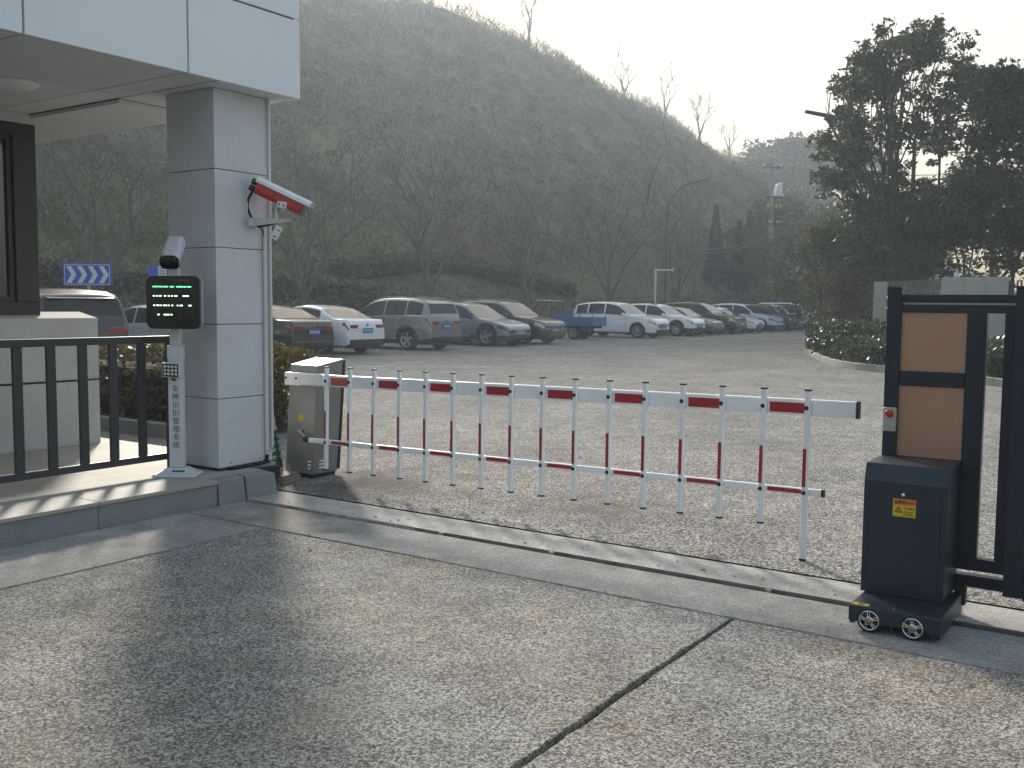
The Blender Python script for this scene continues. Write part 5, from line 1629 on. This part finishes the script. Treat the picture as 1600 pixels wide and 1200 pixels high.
wp = MB().box(0.021, 0.27, 0.0, 0.02, sp_.z - 0.13, sp_.z + 0.13).build('white_panel', 'signwhite', s2)
sw = MB()
for k in range(3):
    sw.box(0.05, 0.24, -0.003, -0.001, sp_.z - 0.09 + 0.07 * k, sp_.z - 0.065 + 0.07 * k)
sw.build('stripes', 'signblue', wp)
MB().cyl((0.0, 0.05, 0), (0.0, 0.05, sp_.z + 0.1), 0.03, n=8).build('post', 'metal', s2)
# street lamp behind the parked cars
lp = on_hill(57.5, 27.4)
sl_o = thing('street_lamp', 'tall dark street lamp with a long curved arm behind the parked cars', 'street lamp', lp, 0)
topz = 11.0 - lp.z
zA = at_depth(1050, 330, lp.y).z - lp.z
zB = at_depth(1110, 281, lp.y).z - lp.z
xr_ = (1110 - 1048) / F_PX * lp.y
MB().cyl((0, 0, -0.2), (0, 0, zA), 0.13, 0.085, 12).build('pole', 'polegrey', sl_o)
arc = [(0, 0, zA)]
for k in range(1, 9):
    t = k / 8
    arc.append((xr_ * (t ** 1.6) * 0.78, 0, zA + (zB - zA) * (1 - (1 - t) ** 1.9) * 0.94))
MB().tube(arc, 0.06, 8).build('curved_arm', 'polegrey', sl_o)
e0 = arc[-1]
MB().hexa([(e0[0] - 0.1, -0.12, e0[2] - 0.03), (xr_, -0.10, zB - 0.02), (xr_, 0.10, zB - 0.02), (e0[0] - 0.1, 0.12, e0[2] - 0.03)],
          [(e0[0] - 0.1, -0.10, e0[2] + 0.09), (xr_, -0.07, zB + 0.05), (xr_, 0.07, zB + 0.05), (e0[0] - 0.1, 0.10, e0[2] + 0.09)]).build('lamp_head', 'polegrey', sl_o, bevel=0.02)
MB().cyl((0, 0, 0), (0, 0, 0.25), 0.2, 0.17, 12).build('base', 'polegrey', sl_o)
# white camera gantry post
gp_ = on_hill(55.6, 27.2)
wq = thing('camera_gantry', 'thin white post with a short crossbar beside the street lamp', 'post', gp_, 0)
zt = at_depth(1019, 421, gp_.y).z - gp_.z
xw = (1047 - 1019) / F_PX * gp_.y
MB().cyl((0, 0, -0.2), (0, 0, zt), 0.065, n=8).build('post', 'polewhite', wq)
MB().cyl((-0.02, 0, zt - 0.03), (xw, 0, zt - 0.03), 0.05, n=8).build('crossbar', 'polewhite', wq)
MB().cyl((xw - 0.03, 0, zt - 0.12), (xw - 0.03, 0, zt + 0.14), 0.035, n=8).build('end_piece', 'polewhite', wq)
# lamp arm coming out of the trees on the right
q0 = at_depth(1258, 174, 36.5)
lr_ = thing('street_lamp', 'slim street lamp arm reaching left out of the tall evergreen tree', 'street lamp', (q0.x + 4.0, q0.y, 0), 0)
MB().cyl((0, 0, -0.2), (0, 0, q0.z - 1.0), 0.10, 0.07, 10).build('pole', 'polegrey', lr_)
MB().tube([(0, 0, q0.z - 1.0), (-0.5, 0, q0.z - 0.75), (-3.1, 0, q0.z - 0.2)], 0.045, 8).build('arm', 'polegrey', lr_)
MB().hexa([(-3.0, -0.13, q0.z - 0.24), (-3.0, 0.13, q0.z - 0.24), (-4.0, 0.1, q0.z - 0.05), (-4.0, -0.1, q0.z - 0.05)],
          [(-3.0, -0.1, q0.z - 0.12), (-3.0, 0.1, q0.z - 0.12), (-4.0, 0.08, q0.z + 0.05), (-4.0, -0.08, q0.z + 0.05)]).build('lamp_head', 'polegrey', lr_, bevel=0.02)
# utility pole with transformer
ub = on_hill(79.5, 28.6)
up_ = thing('utility_pole', 'concrete utility pole with crossarms and a white transformer bracket', 'utility pole', ub, rad(20))
D_ = ub.y
def upz(py): return at_depth(1193, py, D_).z - ub.z
pxm = D_ / F_PX
MB().cyl((0, 0, -0.3), (0, 0, upz(247)), 0.24, 0.13, 12).build('pole', 'concpole', up_)
MB().cyl((0.55, 0.6, -0.3), (0.5, 0.6, upz(330)), 0.22, 0.15, 12).build('second_pole', 'concpole', up_)
for py, x0, x1 in ((262, -0.95, 0.85), (308, -0.1, 1.1), (325, -0.5, 0.9), (350, -0.3, 0.9)):
    ca_ = MB().box(x0, x1, -0.17, -0.05 if py != 308 else 0.6, upz(py) - 0.07, upz(py) + 0.07).build('crossarm', 'polegrey', up_)
    ins = MB()
    for xx in (x0 + 0.1, (x0 + x1) / 2 + 0.2, x1 - 0.1):
        ins.lathe([(0.05, 0), (0.08, 0.05), (0.05, 0.1), (0.08, 0.15), (0.03, 0.22), (0, 0.22)], 8, 'z', (xx, -0.11, upz(py) + 0.071))
    ins.build('insulators', 'tag', ca_)
zt = upz(308) + 0.08
MB().hexa([(0.15, -0.25, zt), (0.85, -0.25, zt), (0.85, 0.4, zt), (0.15, 0.4, zt)], [(0.5, -0.2, zt + 1.0), (0.95, -0.2, zt + 1.15), (0.95, 0.35, zt + 1.15), (0.5, 0.35, zt + 1.0)]).build('white_cover', 'polewhite', up_, bevel=0.06)
for k, (py, xx) in enumerate(((262, -0.85), (262, 0.75), (325, 0.8))):
    a = up_.location + Vector((xx, 0, upz(py) + 0.15))
    b = Vector((a.x + 40, a.y + 30, a.z + 6))
    pts_ = [a.lerp(b, i / 12) + Vector((0, 0, -1.6 * 4 * (i / 12) * (1 - i / 12))) for i in range(13)]
    o = tag(MB().tube(pts_, 0.022, 4).build('power_line', 'black'), ('upper left wire', 'upper right wire', 'lowest wire')[k] + ' running right from the utility pole crossarms', 'power line', 'power lines from the utility pole')
a = up_.location + Vector((0, 0, upz(362)))
b = Vector((lp.x + 1.5, lp.y + 0.5, at_depth(1085, 388, lp.y).z))
for k in range(2):
    pts_ = [a.lerp(b, i / 10) + Vector((0, 0, -0.25 * k - 0.5 * 4 * (i / 10) * (1 - i / 10))) for i in range(11)]
    tag(MB().tube(pts_, 0.028, 4).build('power_line', 'polegrey'), ('upper' if k == 0 else 'lower') + ' of two cables sagging left from the utility pole', 'power line', 'cables between poles')

# ================================================================== PLANTER, WALL AND FENCE ON THE RIGHT
def catmull(pts, n=8):
    out = []
    for i in range(len(pts) - 1):
        p0, p1, p2, p3 = (np.array(pts[max(0, min(len(pts) - 1, i + k))]) for k in (-1, 0, 1, 2))
        for j in range(n):
            t = j / n
            out.append(tuple(0.5 * ((2 * p1) + (-p0 + p2) * t + (2 * p0 - 5 * p1 + 4 * p2 - p3) * t * t + (-p0 + 3 * p1 - 3 * p2 + p3) * t ** 3)))
    out.append(tuple(pts[-1]))
    return out
kp = [(24.0, 60.0), (17.0, 48.0), (12.2, 39.5), (9.9, 33.6)] + [tuple(ground(*p)[:2]) for p in ((1265, 555), (1292, 569), (1330, 577))] + [(8.75, 23.6), (9.15, 21.6), (9.75, 19.2), (11.0, 16.0), (14, 12.0), (20, 8.0)]
kc = catmull(kp, 10)
pl_t = thing('planter', 'raised planting bed with a curved stone kerb at the right of the road', 'planter', (9.0, 25.0, 0), 0)
ctr = Vector((18, 27))
def inset(pts, d):
    out = []
    for i, p in enumerate(pts):
        a, b = Vector(pts[max(0, i - 1)]), Vector(pts[min(len(pts) - 1, i + 1)])
        t = (b - a).normalized()
        n = Vector((-t.y, t.x))
        if n.dot(ctr - Vector(p)) < 0: n = -n
        q = Vector(p) + n * d
        out.append((q.x, q.y))
    return out
ki = inset(kc, 0.13)
for i in range(0, len(kc) - 1):
    a, b, c, d = kc[i], kc[i + 1], ki[i + 1], ki[i]
    def sh(p, q, f): return (p[0] + (q[0] - p[0]) * f - 9.0, p[1] + (q[1] - p[1]) * f - 25.0)
    f = 0.012
    bt = [sh(a, b, f), sh(b, a, f), sh(c, d, f), sh(d, c, f)]
    MB().hexa([(x, y, -0.03) for x, y in bt], [(x, y, 0.17 + 0.006 * math.sin(i * 1.7)) for x, y in bt]).build('kerb_stone', 'kerb', pl_t, bevel=0.012)
soil = MB()
pol = [(x - 9.0, y - 25.0, 0.11) for x, y in ki] + [(60 - 9, 8 - 25, 0.11), (60 - 9, 60 - 25, 0.11)]
soil.add(pol, [tuple(range(len(pol)))])
soil.build('soil', 'dirt', pl_t)
def inpath(d, i0, i1, step=4):
    q = inset(kc, d)
    return [q[i] for i in range(i0, i1, step)]
hedge('clipped_shrub_bed', 'glossy low shrubs filling the curved planter behind the kerb', inpath(1.0, 42, 100, 4), 1.6, 0.62, 15000, 0.105, 'shrub', 0.11, cat='shrubs')
hedge('clipped_shrub_bed', 'taller dark shrubs at the far tip of the curved planter', inpath(1.3, 24, 52, 4), 2.2, 0.95, 11000, 0.12, 'shrub', 0.11, cat='shrubs')
hedge('clipped_shrub_bed', 'shrubs seen through the gate slats below the pale wall', [(11.6, 22.8), (12.2, 20.6), (13.5, 18.5), (16, 15.5)], 1.6, 0.75, 7000, 0.11, 'shrub', 0.11, cat='shrubs')

def block_wall(name, label, a, b, z1, tile=0.62, zt=0.6, T=0.28):
    a, b = Vector((a[0], a[1], 0)), Vector((b[0], b[1], 0))
    L = (b - a).length
    w = thing(name, label, 'wall', a, math.atan2(b.y - a.y, b.x - a.x), 'pale stone wall pieces on the right')
    MB().box(0.01, L - 0.01, 0.01, T - 0.01, 0.0, z1 - 0.01).build('core', 'joint', w)
    nx = max(1, round(L / tile))
    nz = max(1, round(z1 / zt))
    for i in range(nx):
        for j in range(nz):
            MB().box(L * i / nx + 0.003, L * (i + 1) / nx - 0.003, 0, T, z1 * j / nz + 0.003, z1 * (j + 1) / nz - 0.003).build('stone_block', 'wallstone', w, bevel=0.003)
    return w
pa, pb = at_depth(1364, 480, 31.5), at_depth(1385, 480, 31.3)
block_wall('stone_pier', 'narrow pale stone pier standing behind the shrubs left of the gate post', (pa.x, pa.y), (pb.x, pb.y), 2.35, 0.6, 0.58)
pa, pb = at_depth(1470, 480, 28.0), at_depth(1574, 480, 27.0)
block_wall('stone_wall', 'pale stone block wall piece seen above the gate top rail', (pa.x, pa.y), (pb.x, pb.y), 2.40, 0.6, 0.6, 0.35)
pc = at_depth(1640, 480, 25)
def bar_fence(label, a, b, z0, z1, pitch=0.13):
    a, b = Vector((a[0], a[1], 0)), Vector((b[0], b[1], 0))
    L = (b - a).length
    f = thing('bar_fence', label, 'fence', a, math.atan2(b.y - a.y, b.x - a.x), 'dark bar fences between the wall pieces')
    for z in (z0 + 0.15, z1 - 0.2):
        MB().box(0, L, -0.02, 0.02, z, z + 0.05).build('rail', 'fence', f)
    n = int(L / pitch)
    for k in range(n + 1):
        MB().box(k * pitch - 0.022, k * pitch + 0.022, -0.045, -0.021, z0, z1).build('bar', 'fence', f)
    MB().box(0, L, -0.1, 0.12, 0.0, z0).build('plinth', 'wallstone', f)
    return f
pd, pe = at_depth(1387, 480, 31.4), at_depth(1469, 480, 28.1)
bar_fence('dark vertical bar fence between the stone pier and the stone wall', (pd.x, pd.y), (pe.x, pe.y), 0.4, 2.35, 0.11)
pd, pe = at_depth(1577, 480, 27.0), at_depth(1760, 480, 24.5)
bar_fence('dark vertical bar fence running right from the stone wall', (pd.x, pd.y), (pe.x, pe.y), 0.4, 2.30, 0.11)

# hedge bed beyond the platform, behind the railing
hb = [tuple(P(a, b)[:2]) for a, b in ((8.2, 8.85), (8.0, 9.8), (7.9, 11.0), (7.9, 13.0), (8.0, 16.0))]
hedge('bed_hedge', 'yellow green clipped hedge beyond the platform behind the railing', hb, 1.1, 0.86, 12000, 0.075, 'hedge_y', 0.10)
ks = thing('bed_kerb', 'dark stone kerb in front of the clipped hedge beyond the platform', 'kerb', P(7.0, 8.9), RZ_UV)
for k in range(8):
    MB().box(0, 0.12, k * 1.0 + 0.004, k * 1.0 + 0.996, -0.02, 0.16).build('kerb_stone', 'granite', ks, bevel=0.006)
MB().box(0.13, 1.5, 0.0, 8.0, -0.02, 0.10).build('soil', 'dirt', ks)

# ================================================================== TREES
def branch_tree(base, height, spread, levels, first, seed, lean_=0.0, r0=0.14, kids=(4, 3, 3, 3, 2), trunk_h=0.22, up=0.55, bend=0.10):
    """limbs as (p0, p1, r0, r1, level); returns segments and tips"""
    rnd = random.Random(seed)
    segs, tips = [], []
    def grow(p, d, L, r, lev):
        nseg = 3 if lev < 3 else 2
        q = p.copy()
        dd = d.copy()
        for i in range(nseg):
            dd = (dd + Vector((rnd.gauss(0, bend), rnd.gauss(0, bend), rnd.gauss(0.03, 0.06)))).normalized()
            n = q + dd * (L / nseg)
            ra, rb = r * (1 - 0.35 * i / nseg), r * (1 - 0.35 * (i + 1) / nseg)
            segs.append((q.copy(), n.copy(), ra, rb, lev))
            q = n
        if lev >= levels:
            tips.append(q.copy())
            return
        k = kids[min(lev, len(kids) - 1)]
        a0 = rnd.random() * 6.28
        for i in range(k):
            a = a0 + 2 * math.pi * i / k + rnd.gauss(0, 0.35)
            tilt = (0.42 if lev == 0 else 0.55) * spread * (0.7 + 0.6 * rnd.random())
            ax = Vector((math.cos(a), math.sin(a), 0))
            nd = (dd * math.cos(tilt) + (ax - dd * ax.dot(dd)).normalized() * math.sin(tilt))
            nd = (nd + Vector((0, 0, up * 0.35))).normalized()
            start = q if i < 2 or lev == 0 else segs[-1 - (i % 2)][0].lerp(q, rnd.random())
            grow(start, nd, L * (0.62 + 0.25 * rnd.random()) if lev else height * 0.30 * (0.85 + 0.3 * rnd.random()), r * 0.60 * (0.8 + 0.3 * rnd.random()), lev + 1)
    grow(Vector(base), Vector((lean_, 0, 1)).normalized(), height * trunk_h, r0, 0)
    return segs, tips
def limb_mesh(segs, name, material, parent, off, minlev, maxlev):
    mb = MB()
    for p0, p1, ra, rb, lev in segs:
        if minlev <= lev <= maxlev:
            mb.cyl(p0 - off, p1 - off, ra, rb, 8 if lev == 0 else (6 if lev < 2 else (4 if lev < 3 else 3)), caps=False)
    return mb.build(name, material, parent)
def bare_tree(label, base, height, spread, seed, group, r0=0.15, levels=4, lean_=0.0, kids=(3, 3, 3, 3, 2), material='bark', trunk_h=0.2):
    t = thing('bare_tree', label, 'tree', base, 0, group)
    segs, tips = branch_tree((0, 0, -0.3), height, spread, levels, 0, seed, lean_, r0, kids, trunk_h, 0.75, 0.055)
    limb_mesh(segs, 'trunk', material, t, Vector((0, 0, 0)), 0, 1)
    limb_mesh(segs, 'crown', material, t, Vector((0, 0, 0)), 2, 9)
    return t
G_ = 'bare trees on the slope behind the cars'
for (u_, v_, h_, sd, lab, ln_, sp) in (
        (18.4, 28.9, 7.0, 3, 'bare tree framed between the guard booth and the pillar', 0.12, 1.25),
        (28.0, 29.0, 6.4, 12, 'bare tree right beside the bullet camera', 0.05, 1.1),
        (35.7, 29.0, 6.8, 21, 'bare tree rising behind the grey SUV', 0.0, 1.15),
        (44.3, 29.0, 6.8, 34, 'bare tree rising behind the black SUV and cargo tricycle', 0.0, 1.15),
        (53.0, 29.0, 7.6, 41, 'bare tree rising behind the two white SUVs', 0.0, 1.1),
        (63.0, 29.4, 7.2, 57, 'bare tree just right of the curved street lamp', 0.0, 1.2)):
    bare_tree(lab, on_hill(u_, v_), h_, sp, sd, G_, 0.19, 5, ln_, kids=(4, 3, 2, 3, 2))
for k, (px, py, dv, h_, lab) in enumerate(((826, 60, 43, 6.5, 'lone bare tree on the hill crest at the top of the picture'), (1040, 190, 43, 6.5, 'leftmost of two bare trees on the falling crest'),
                                            (1092, 212, 43, 7.5, 'rightmost of two bare trees on the falling crest'), (1140, 238, 44, 6, 'small bare tree low on the crest near the far gap'), (975, 150, 42, 5, 'small bushy bare tree on the crest left of the pair'))):
    d = ray(px, py)
    ts_ = np.linspace(60, 260, 400)
    ps_ = d[None, :] * ts_[:, None]
    us_, vs_2 = ps_ @ U, ps_ @ V
    gap_ = EYE + ps_[:, 2] - hill_z(us_, vs_2) + np.where((vs_2 < HB + 20) | (vs_2 > HB + 52), 99, 0)
    i_ = int(np.argmin(gap_))                       # where the line of sight grazes the crest
    uu_, vv_ = us_[i_], vs_2[i_]
    bare_tree(lab, on_hill(uu_, vv_, 0.3), h_, 1.0, 70 + k, 'bare trees on the hill crest', 0.26, 4, 0.0, kids=(3, 3, 3, 3))
# saplings scattered on the slope
for k in range(14):
    u_, v_ = 30 + 75 * ((k * 0.618) % 1) ** 1.2, HB + 9 + 24 * ((k * 0.755) % 1)
    t = bare_tree('thin bare sapling standing in the hillside brush', on_hill(u_, v_), 4.0 + 2.5 * ((k * 0.37) % 1), 0.8, 200 + k, 'thin saplings on the hillside', 0.06, 3, 0.0, kids=(3, 3, 3))
    t.name = 'sapling'

def leafy_tree(name, label, base, height, crown_r, crown_z, seed, material, nclump, leaf, per, group=None, stems=1, bark='bark_dark', squash=1.0, spread=1.0, cat='tree', droop=0.25, clump_r=0.75, lobes=None):
    t = thing(name, label, cat, base, 0, group)
    rnd = random.Random(seed)
    r_ = np.random.default_rng(seed)
    allseg, alltips = [], []
    for s in range(stems):
        a = 2 * math.pi * s / max(1, stems) + rnd.random()
        o = (0.35 * math.cos(a) * (stems > 1), 0.35 * math.sin(a) * (stems > 1), -0.25)
        segs, tips = branch_tree(o, height * 0.92, 0.75 * spread, 3, 0, seed * 13 + s, 0.10 * math.cos(a) * (stems > 1), 0.16 if stems == 1 else 0.10, (4, 4, 3), 0.34)
        allseg += segs
        alltips += tips
    def inside(p):
        e = crown_r * 0.92 * math.sqrt(max(0.02, 1 - ((p.z - crown_z) / max(0.1, (height - crown_z) * (0.97 if p.z > crown_z else 1.6))) ** 2))
        return p.z < crown_z * 0.5 or (p.z < height * 0.96 and math.hypot(p.x, p.y) < e)
    allseg = [q for q in allseg if inside(q[1])]
    alltips = [q for q in alltips if inside(q)]
    limb_mesh(allseg, 'trunk', bark, t, Vector((0, 0, 0)), 0, 9)
    # leaf clumps: at twig ends and spread through an uneven crown volume
    cs = []
    own = lobes is not None
    lobes = lobes or [(rnd.gauss(0, 0.42) * crown_r, rnd.gauss(0, 0.42) * crown_r, crown_z + rnd.uniform(-0.42, 0.42) * height * 0.9, rnd.uniform(0.40, 0.62) * crown_r) for _ in range(11)]
    while len(cs) < nclump:
        if alltips and rnd.random() < (0.06 if own else 0.25):
            p = rnd.choice(alltips)
            p = (p.x, p.y, p.z)
            if p[2] > height: continue
        else:
            lx, ly, lz, lr2 = rnd.choice(lobes)
            v = r_.normal(size=3)
            v /= np.linalg.norm(v)
            q = lr2 * rnd.random() ** 0.35
            p = (lx + v[0] * q, ly + v[1] * q, lz + v[2] * q * squash)
        if p[2] < 0.4 or p[2] > height: continue
        rr = math.hypot(p[0], p[1])
        env = crown_r * math.sqrt(max(0.05, 1 - ((p[2] - crown_z) / max(0.1, (height - crown_z) * (1.08 if p[2] > crown_z else 1.6))) ** 2))
        if rr > env and not own: continue
        cs.append(p)
    cs = np.array(cs)
    k = per
    off = r_.normal(size=(len(cs), k, 3))
    off /= np.linalg.norm(off, axis=2, keepdims=True)
    off *= r_.random((len(cs), k, 1)) ** 0.5
    cr = clump_r * (0.55 + 0.8 * r_.random((len(cs), 1, 1)))
    off[..., 2] *= 0.6
    pts = (cs[:, None, :] + off * cr).reshape(-1, 3)
    fast_mesh('crown', quads(pts, leaf, 0.42, droop=droop), 4, material, t)
    return t
def lobes_from(base, depth, table, seed):
    rn = random.Random(seed)
    out = []
    for px, py, r in table:
        for k in range(2):                           # each bough has one behind it as well
            d = depth + rn.uniform(-2.2, 2.2)
            q = at_depth(px + rn.uniform(-10, 10) * k, py + rn.uniform(-8, 8) * k, d)
            out.append((q.x - base[0], q.y - base[1], q.z - base[2], r * depth / F_PX * (1 if k == 0 else 0.85)))
    return out
b_ = at_depth(1400, 500, 35.0)
LB1 = lobes_from((b_.x, b_.y, 0.1), 35.0, [(1445, 55, 38), (1420, 85, 38), (1500, 95, 38), (1520, 130, 26), (1360, 90, 30), (1385, 125, 40), (1330, 140, 34), (1330, 195, 28), (1440, 150, 44), (1490, 160, 38), (1350, 190, 42), (1298, 232, 24), (1410, 210, 44), (1475, 220, 40), (1330, 250, 34), (1390, 285, 38), (1450, 300, 36), (1330, 300, 34), (1300, 285, 24), (1360, 340, 40), (1410, 350, 42), (1470, 350, 40), (1340, 390, 34), (1400, 410, 46), (1460, 410, 40)], 3)
leafy_tree('evergreen_tree', 'tall open crowned evergreen tree with several thin stems behind the gate', (b_.x, b_.y, 0.1), 11.4, 3.25, 7.2, 5, 'leaf', 520, 0.19, 54, 'tall evergreen trees on the right', stems=5, spread=0.7, clump_r=0.42, lobes=LB1)
b_ = at_depth(1590, 500, 31.0)
LB2 = lobes_from((b_.x, b_.y, 0.1), 31.0, [(1550, 150, 30), (1570, 130, 22), (1600, 175, 40), (1540, 200, 34), (1580, 240, 44), (1530, 270, 40), (1620, 220, 44), (1500, 310, 34), (1560, 310, 46), (1610, 310, 48), (1520, 360, 40), (1590, 380, 40), (1640, 280, 50), (1660, 350, 50), (1640, 180, 40)], 5)
leafy_tree('evergreen_tree', 'dark dense evergreen tree cut by the right edge of the picture', (b_.x, b_.y, 0.1), 8.6, 3.0, 5.0, 9, 'leaf', 430, 0.18, 58, 'tall evergreen trees on the right', stems=2, spread=0.9, clump_r=0.45, lobes=LB2)
b_ = at_depth(1420, 500, 38.0)
leafy_tree('evergreen_tree', 'lower dark evergreen mass filling in below the tall open crown', (b_.x, b_.y, 0.1), 5.6, 3.6, 3.3, 15, 'leaf', 380, 0.2, 60, 'tall evergreen trees on the right', stems=2, spread=1.2)
b_ = at_depth(1318, 500, 36.5)
leafy_tree('leafy_shrub', 'yellow green bushy tree at the left foot of the tall evergreen', (b_.x, b_.y, 0.1), 4.9, 1.7, 3.3, 23, 'leaf_y', 120, 0.16, 60, stems=3, clump_r=0.55)
b_ = at_depth(1325, 500, 34.5)
leafy_tree('leafy_shrub', 'reddish brown shrub behind the tip of the curved planter', (b_.x, b_.y, 0.1), 2.9, 1.45, 1.5, 31, 'leaf_r', 110, 0.10, 60, stems=4, clump_r=0.45, cat='shrub', bark='bark')
b_ = at_depth(1530, 500, 44.0)
leafy_tree('evergreen_tree', 'thin leafy tree in the gap between the two tall evergreens', (b_.x, b_.y, 0.1), 8.0, 2.4, 4.8, 37, 'leaf', 120, 0.22, 46, 'tall evergreen trees on the right', stems=2)
b_ = at_depth(1700, 500, 40.0)
leafy_tree('evergreen_tree', 'evergreen tree behind the dark dense one, cut by the right picture edge', (b_.x, b_.y, 0.1), 9.0, 3.2, 5.0, 39, 'leaf', 160, 0.24, 50, 'tall evergreen trees on the right', stems=2)
# green trees past the end of the row
for k, (px, d_, h_, r_, lab) in enumerate(((1235, 72, 7.6, 3.4, 'bushy green tree behind the utility pole'), (1275, 62, 6.4, 3.0, 'bushy green tree left of the yellow green bush'), (1222, 84, 10.5, 3.8, 'tall hazy green tree past the utility pole'), (1290, 80, 9.5, 4.5, 'wide hazy tree far behind the planter'),
                                           (1160, 86, 5.5, 3.5, 'low bushy tree left of the utility pole foot'), (1330, 70, 9.0, 4.2, 'hazy tree mass behind the tall evergreen'))):
    b_ = at_depth(px, 500, d_)
    z_ = max(0.05, hz_xy(b_.x, b_.y))
    leafy_tree('leafy_tree', lab, (b_.x, b_.y, z_), h_, r_, h_ * 0.55, 60 + k, 'leaf' if k % 2 else 'leaf_y', 110, 0.30, 46, 'green trees past the end of the row', stems=2, spread=1.1, clump_r=0.9)
def conifer(label, base, h, r, seed):
    t = thing('conifer', label, 'tree', base, 0, 'slim conifers below the hill')
    rr = np.random.default_rng(seed)
    n = 5200
    z = rr.random(n) ** 0.8
    rad_ = (1 - z) * r * (0.55 + 0.45 * np.abs(np.sin(z * 40 + seed))) * rr.random(n) ** 0.4
    a = rr.random(n) * 6.283
    p = np.stack([np.cos(a) * rad_, np.sin(a) * rad_, 0.3 + z * (h - 0.3)], axis=1)
    dirs = np.stack([np.cos(a), np.sin(a), -0.5 + 0 * a], axis=1)
    fast_mesh('crown', quads(p, 0.36, 0.3, dirs=dirs), 4, 'conifer', t)
    MB().cyl((0, 0, -0.3), (0, 0, h * 0.9), 0.13, 0.03, 8).build('trunk', 'bark_dark', t)
for k, (px, py, d_, r_, lab) in enumerate(((1116, 322, 82, 1.3, 'slim dark conifer left of the utility pole, tallest of its group'), (1152, 345, 84, 1.1, 'slim conifer between the tallest conifer and the utility pole'), (1168, 330, 88, 1.2, 'slim conifer directly left of the utility pole'), (1183, 322, 92, 1.2, 'slim conifer touching the utility pole in the picture'))):
    b_ = at_depth(px, 470, d_)
    z_ = max(0.05, hz_xy(b_.x, b_.y))
    conifer(lab, (b_.x, b_.y, z_), at_depth(px, py, d_).z - z_, r_, 90 + k)
# far wooded rise behind the gap
for k, (px, py, d_, r_, lab) in enumerate(((1235, 212, 150, 9, 'hazy round tree crown on the far rise left of the evergreen'), (1275, 235, 160, 9, 'hazy tree crown on the far rise touching the evergreen'), (1205, 262, 165, 7, 'small hazy tree crown at the left of the far rise'), (1330, 225, 170, 10, 'hazy tree crown on the far rise behind the evergreen'))):
    b_ = at_depth(px, 470, d_)
    z_ = max(0.05, hz_xy(b_.x, b_.y))
    top = at_depth(px, py, d_).z
    h_ = max(8, top - z_)
    leafy_tree('far_tree', lab, (b_.x, b_.y, z_), h_, r_, h_ * 0.62, 120 + k, 'leaf', 150, 0.75, 40, 'far hazy trees on the rise', stems=1, spread=1.2, clump_r=2.2)

# ================================================================== HAZE
hx = MB().box(-130, 330, -60, 330, -1.2, 60)
hz_o = hx.build('haze', 'dirt')
hm = bpy.data.materials.new('haze_volume')
hm.use_nodes = True
hn = hm.node_tree
hn.nodes.remove(hn.nodes['Principled BSDF'])
pv = hn.nodes.new('ShaderNodeVolumePrincipled')
pv.inputs['Color'].default_value = (0.76, 0.87, 1.0, 1)
pv.inputs['Density'].default_value = HAZE_DENSITY
pv.inputs['Anisotropy'].default_value = 0.5
hn.links.new(pv.outputs[0], hn.nodes['Material Output'].inputs['Volume'])
hz_o.data.materials.clear()
hz_o.data.materials.append(hm)
tag(hz_o, 'pale morning haze filling the air over the whole place', 'haze', kind='stuff')
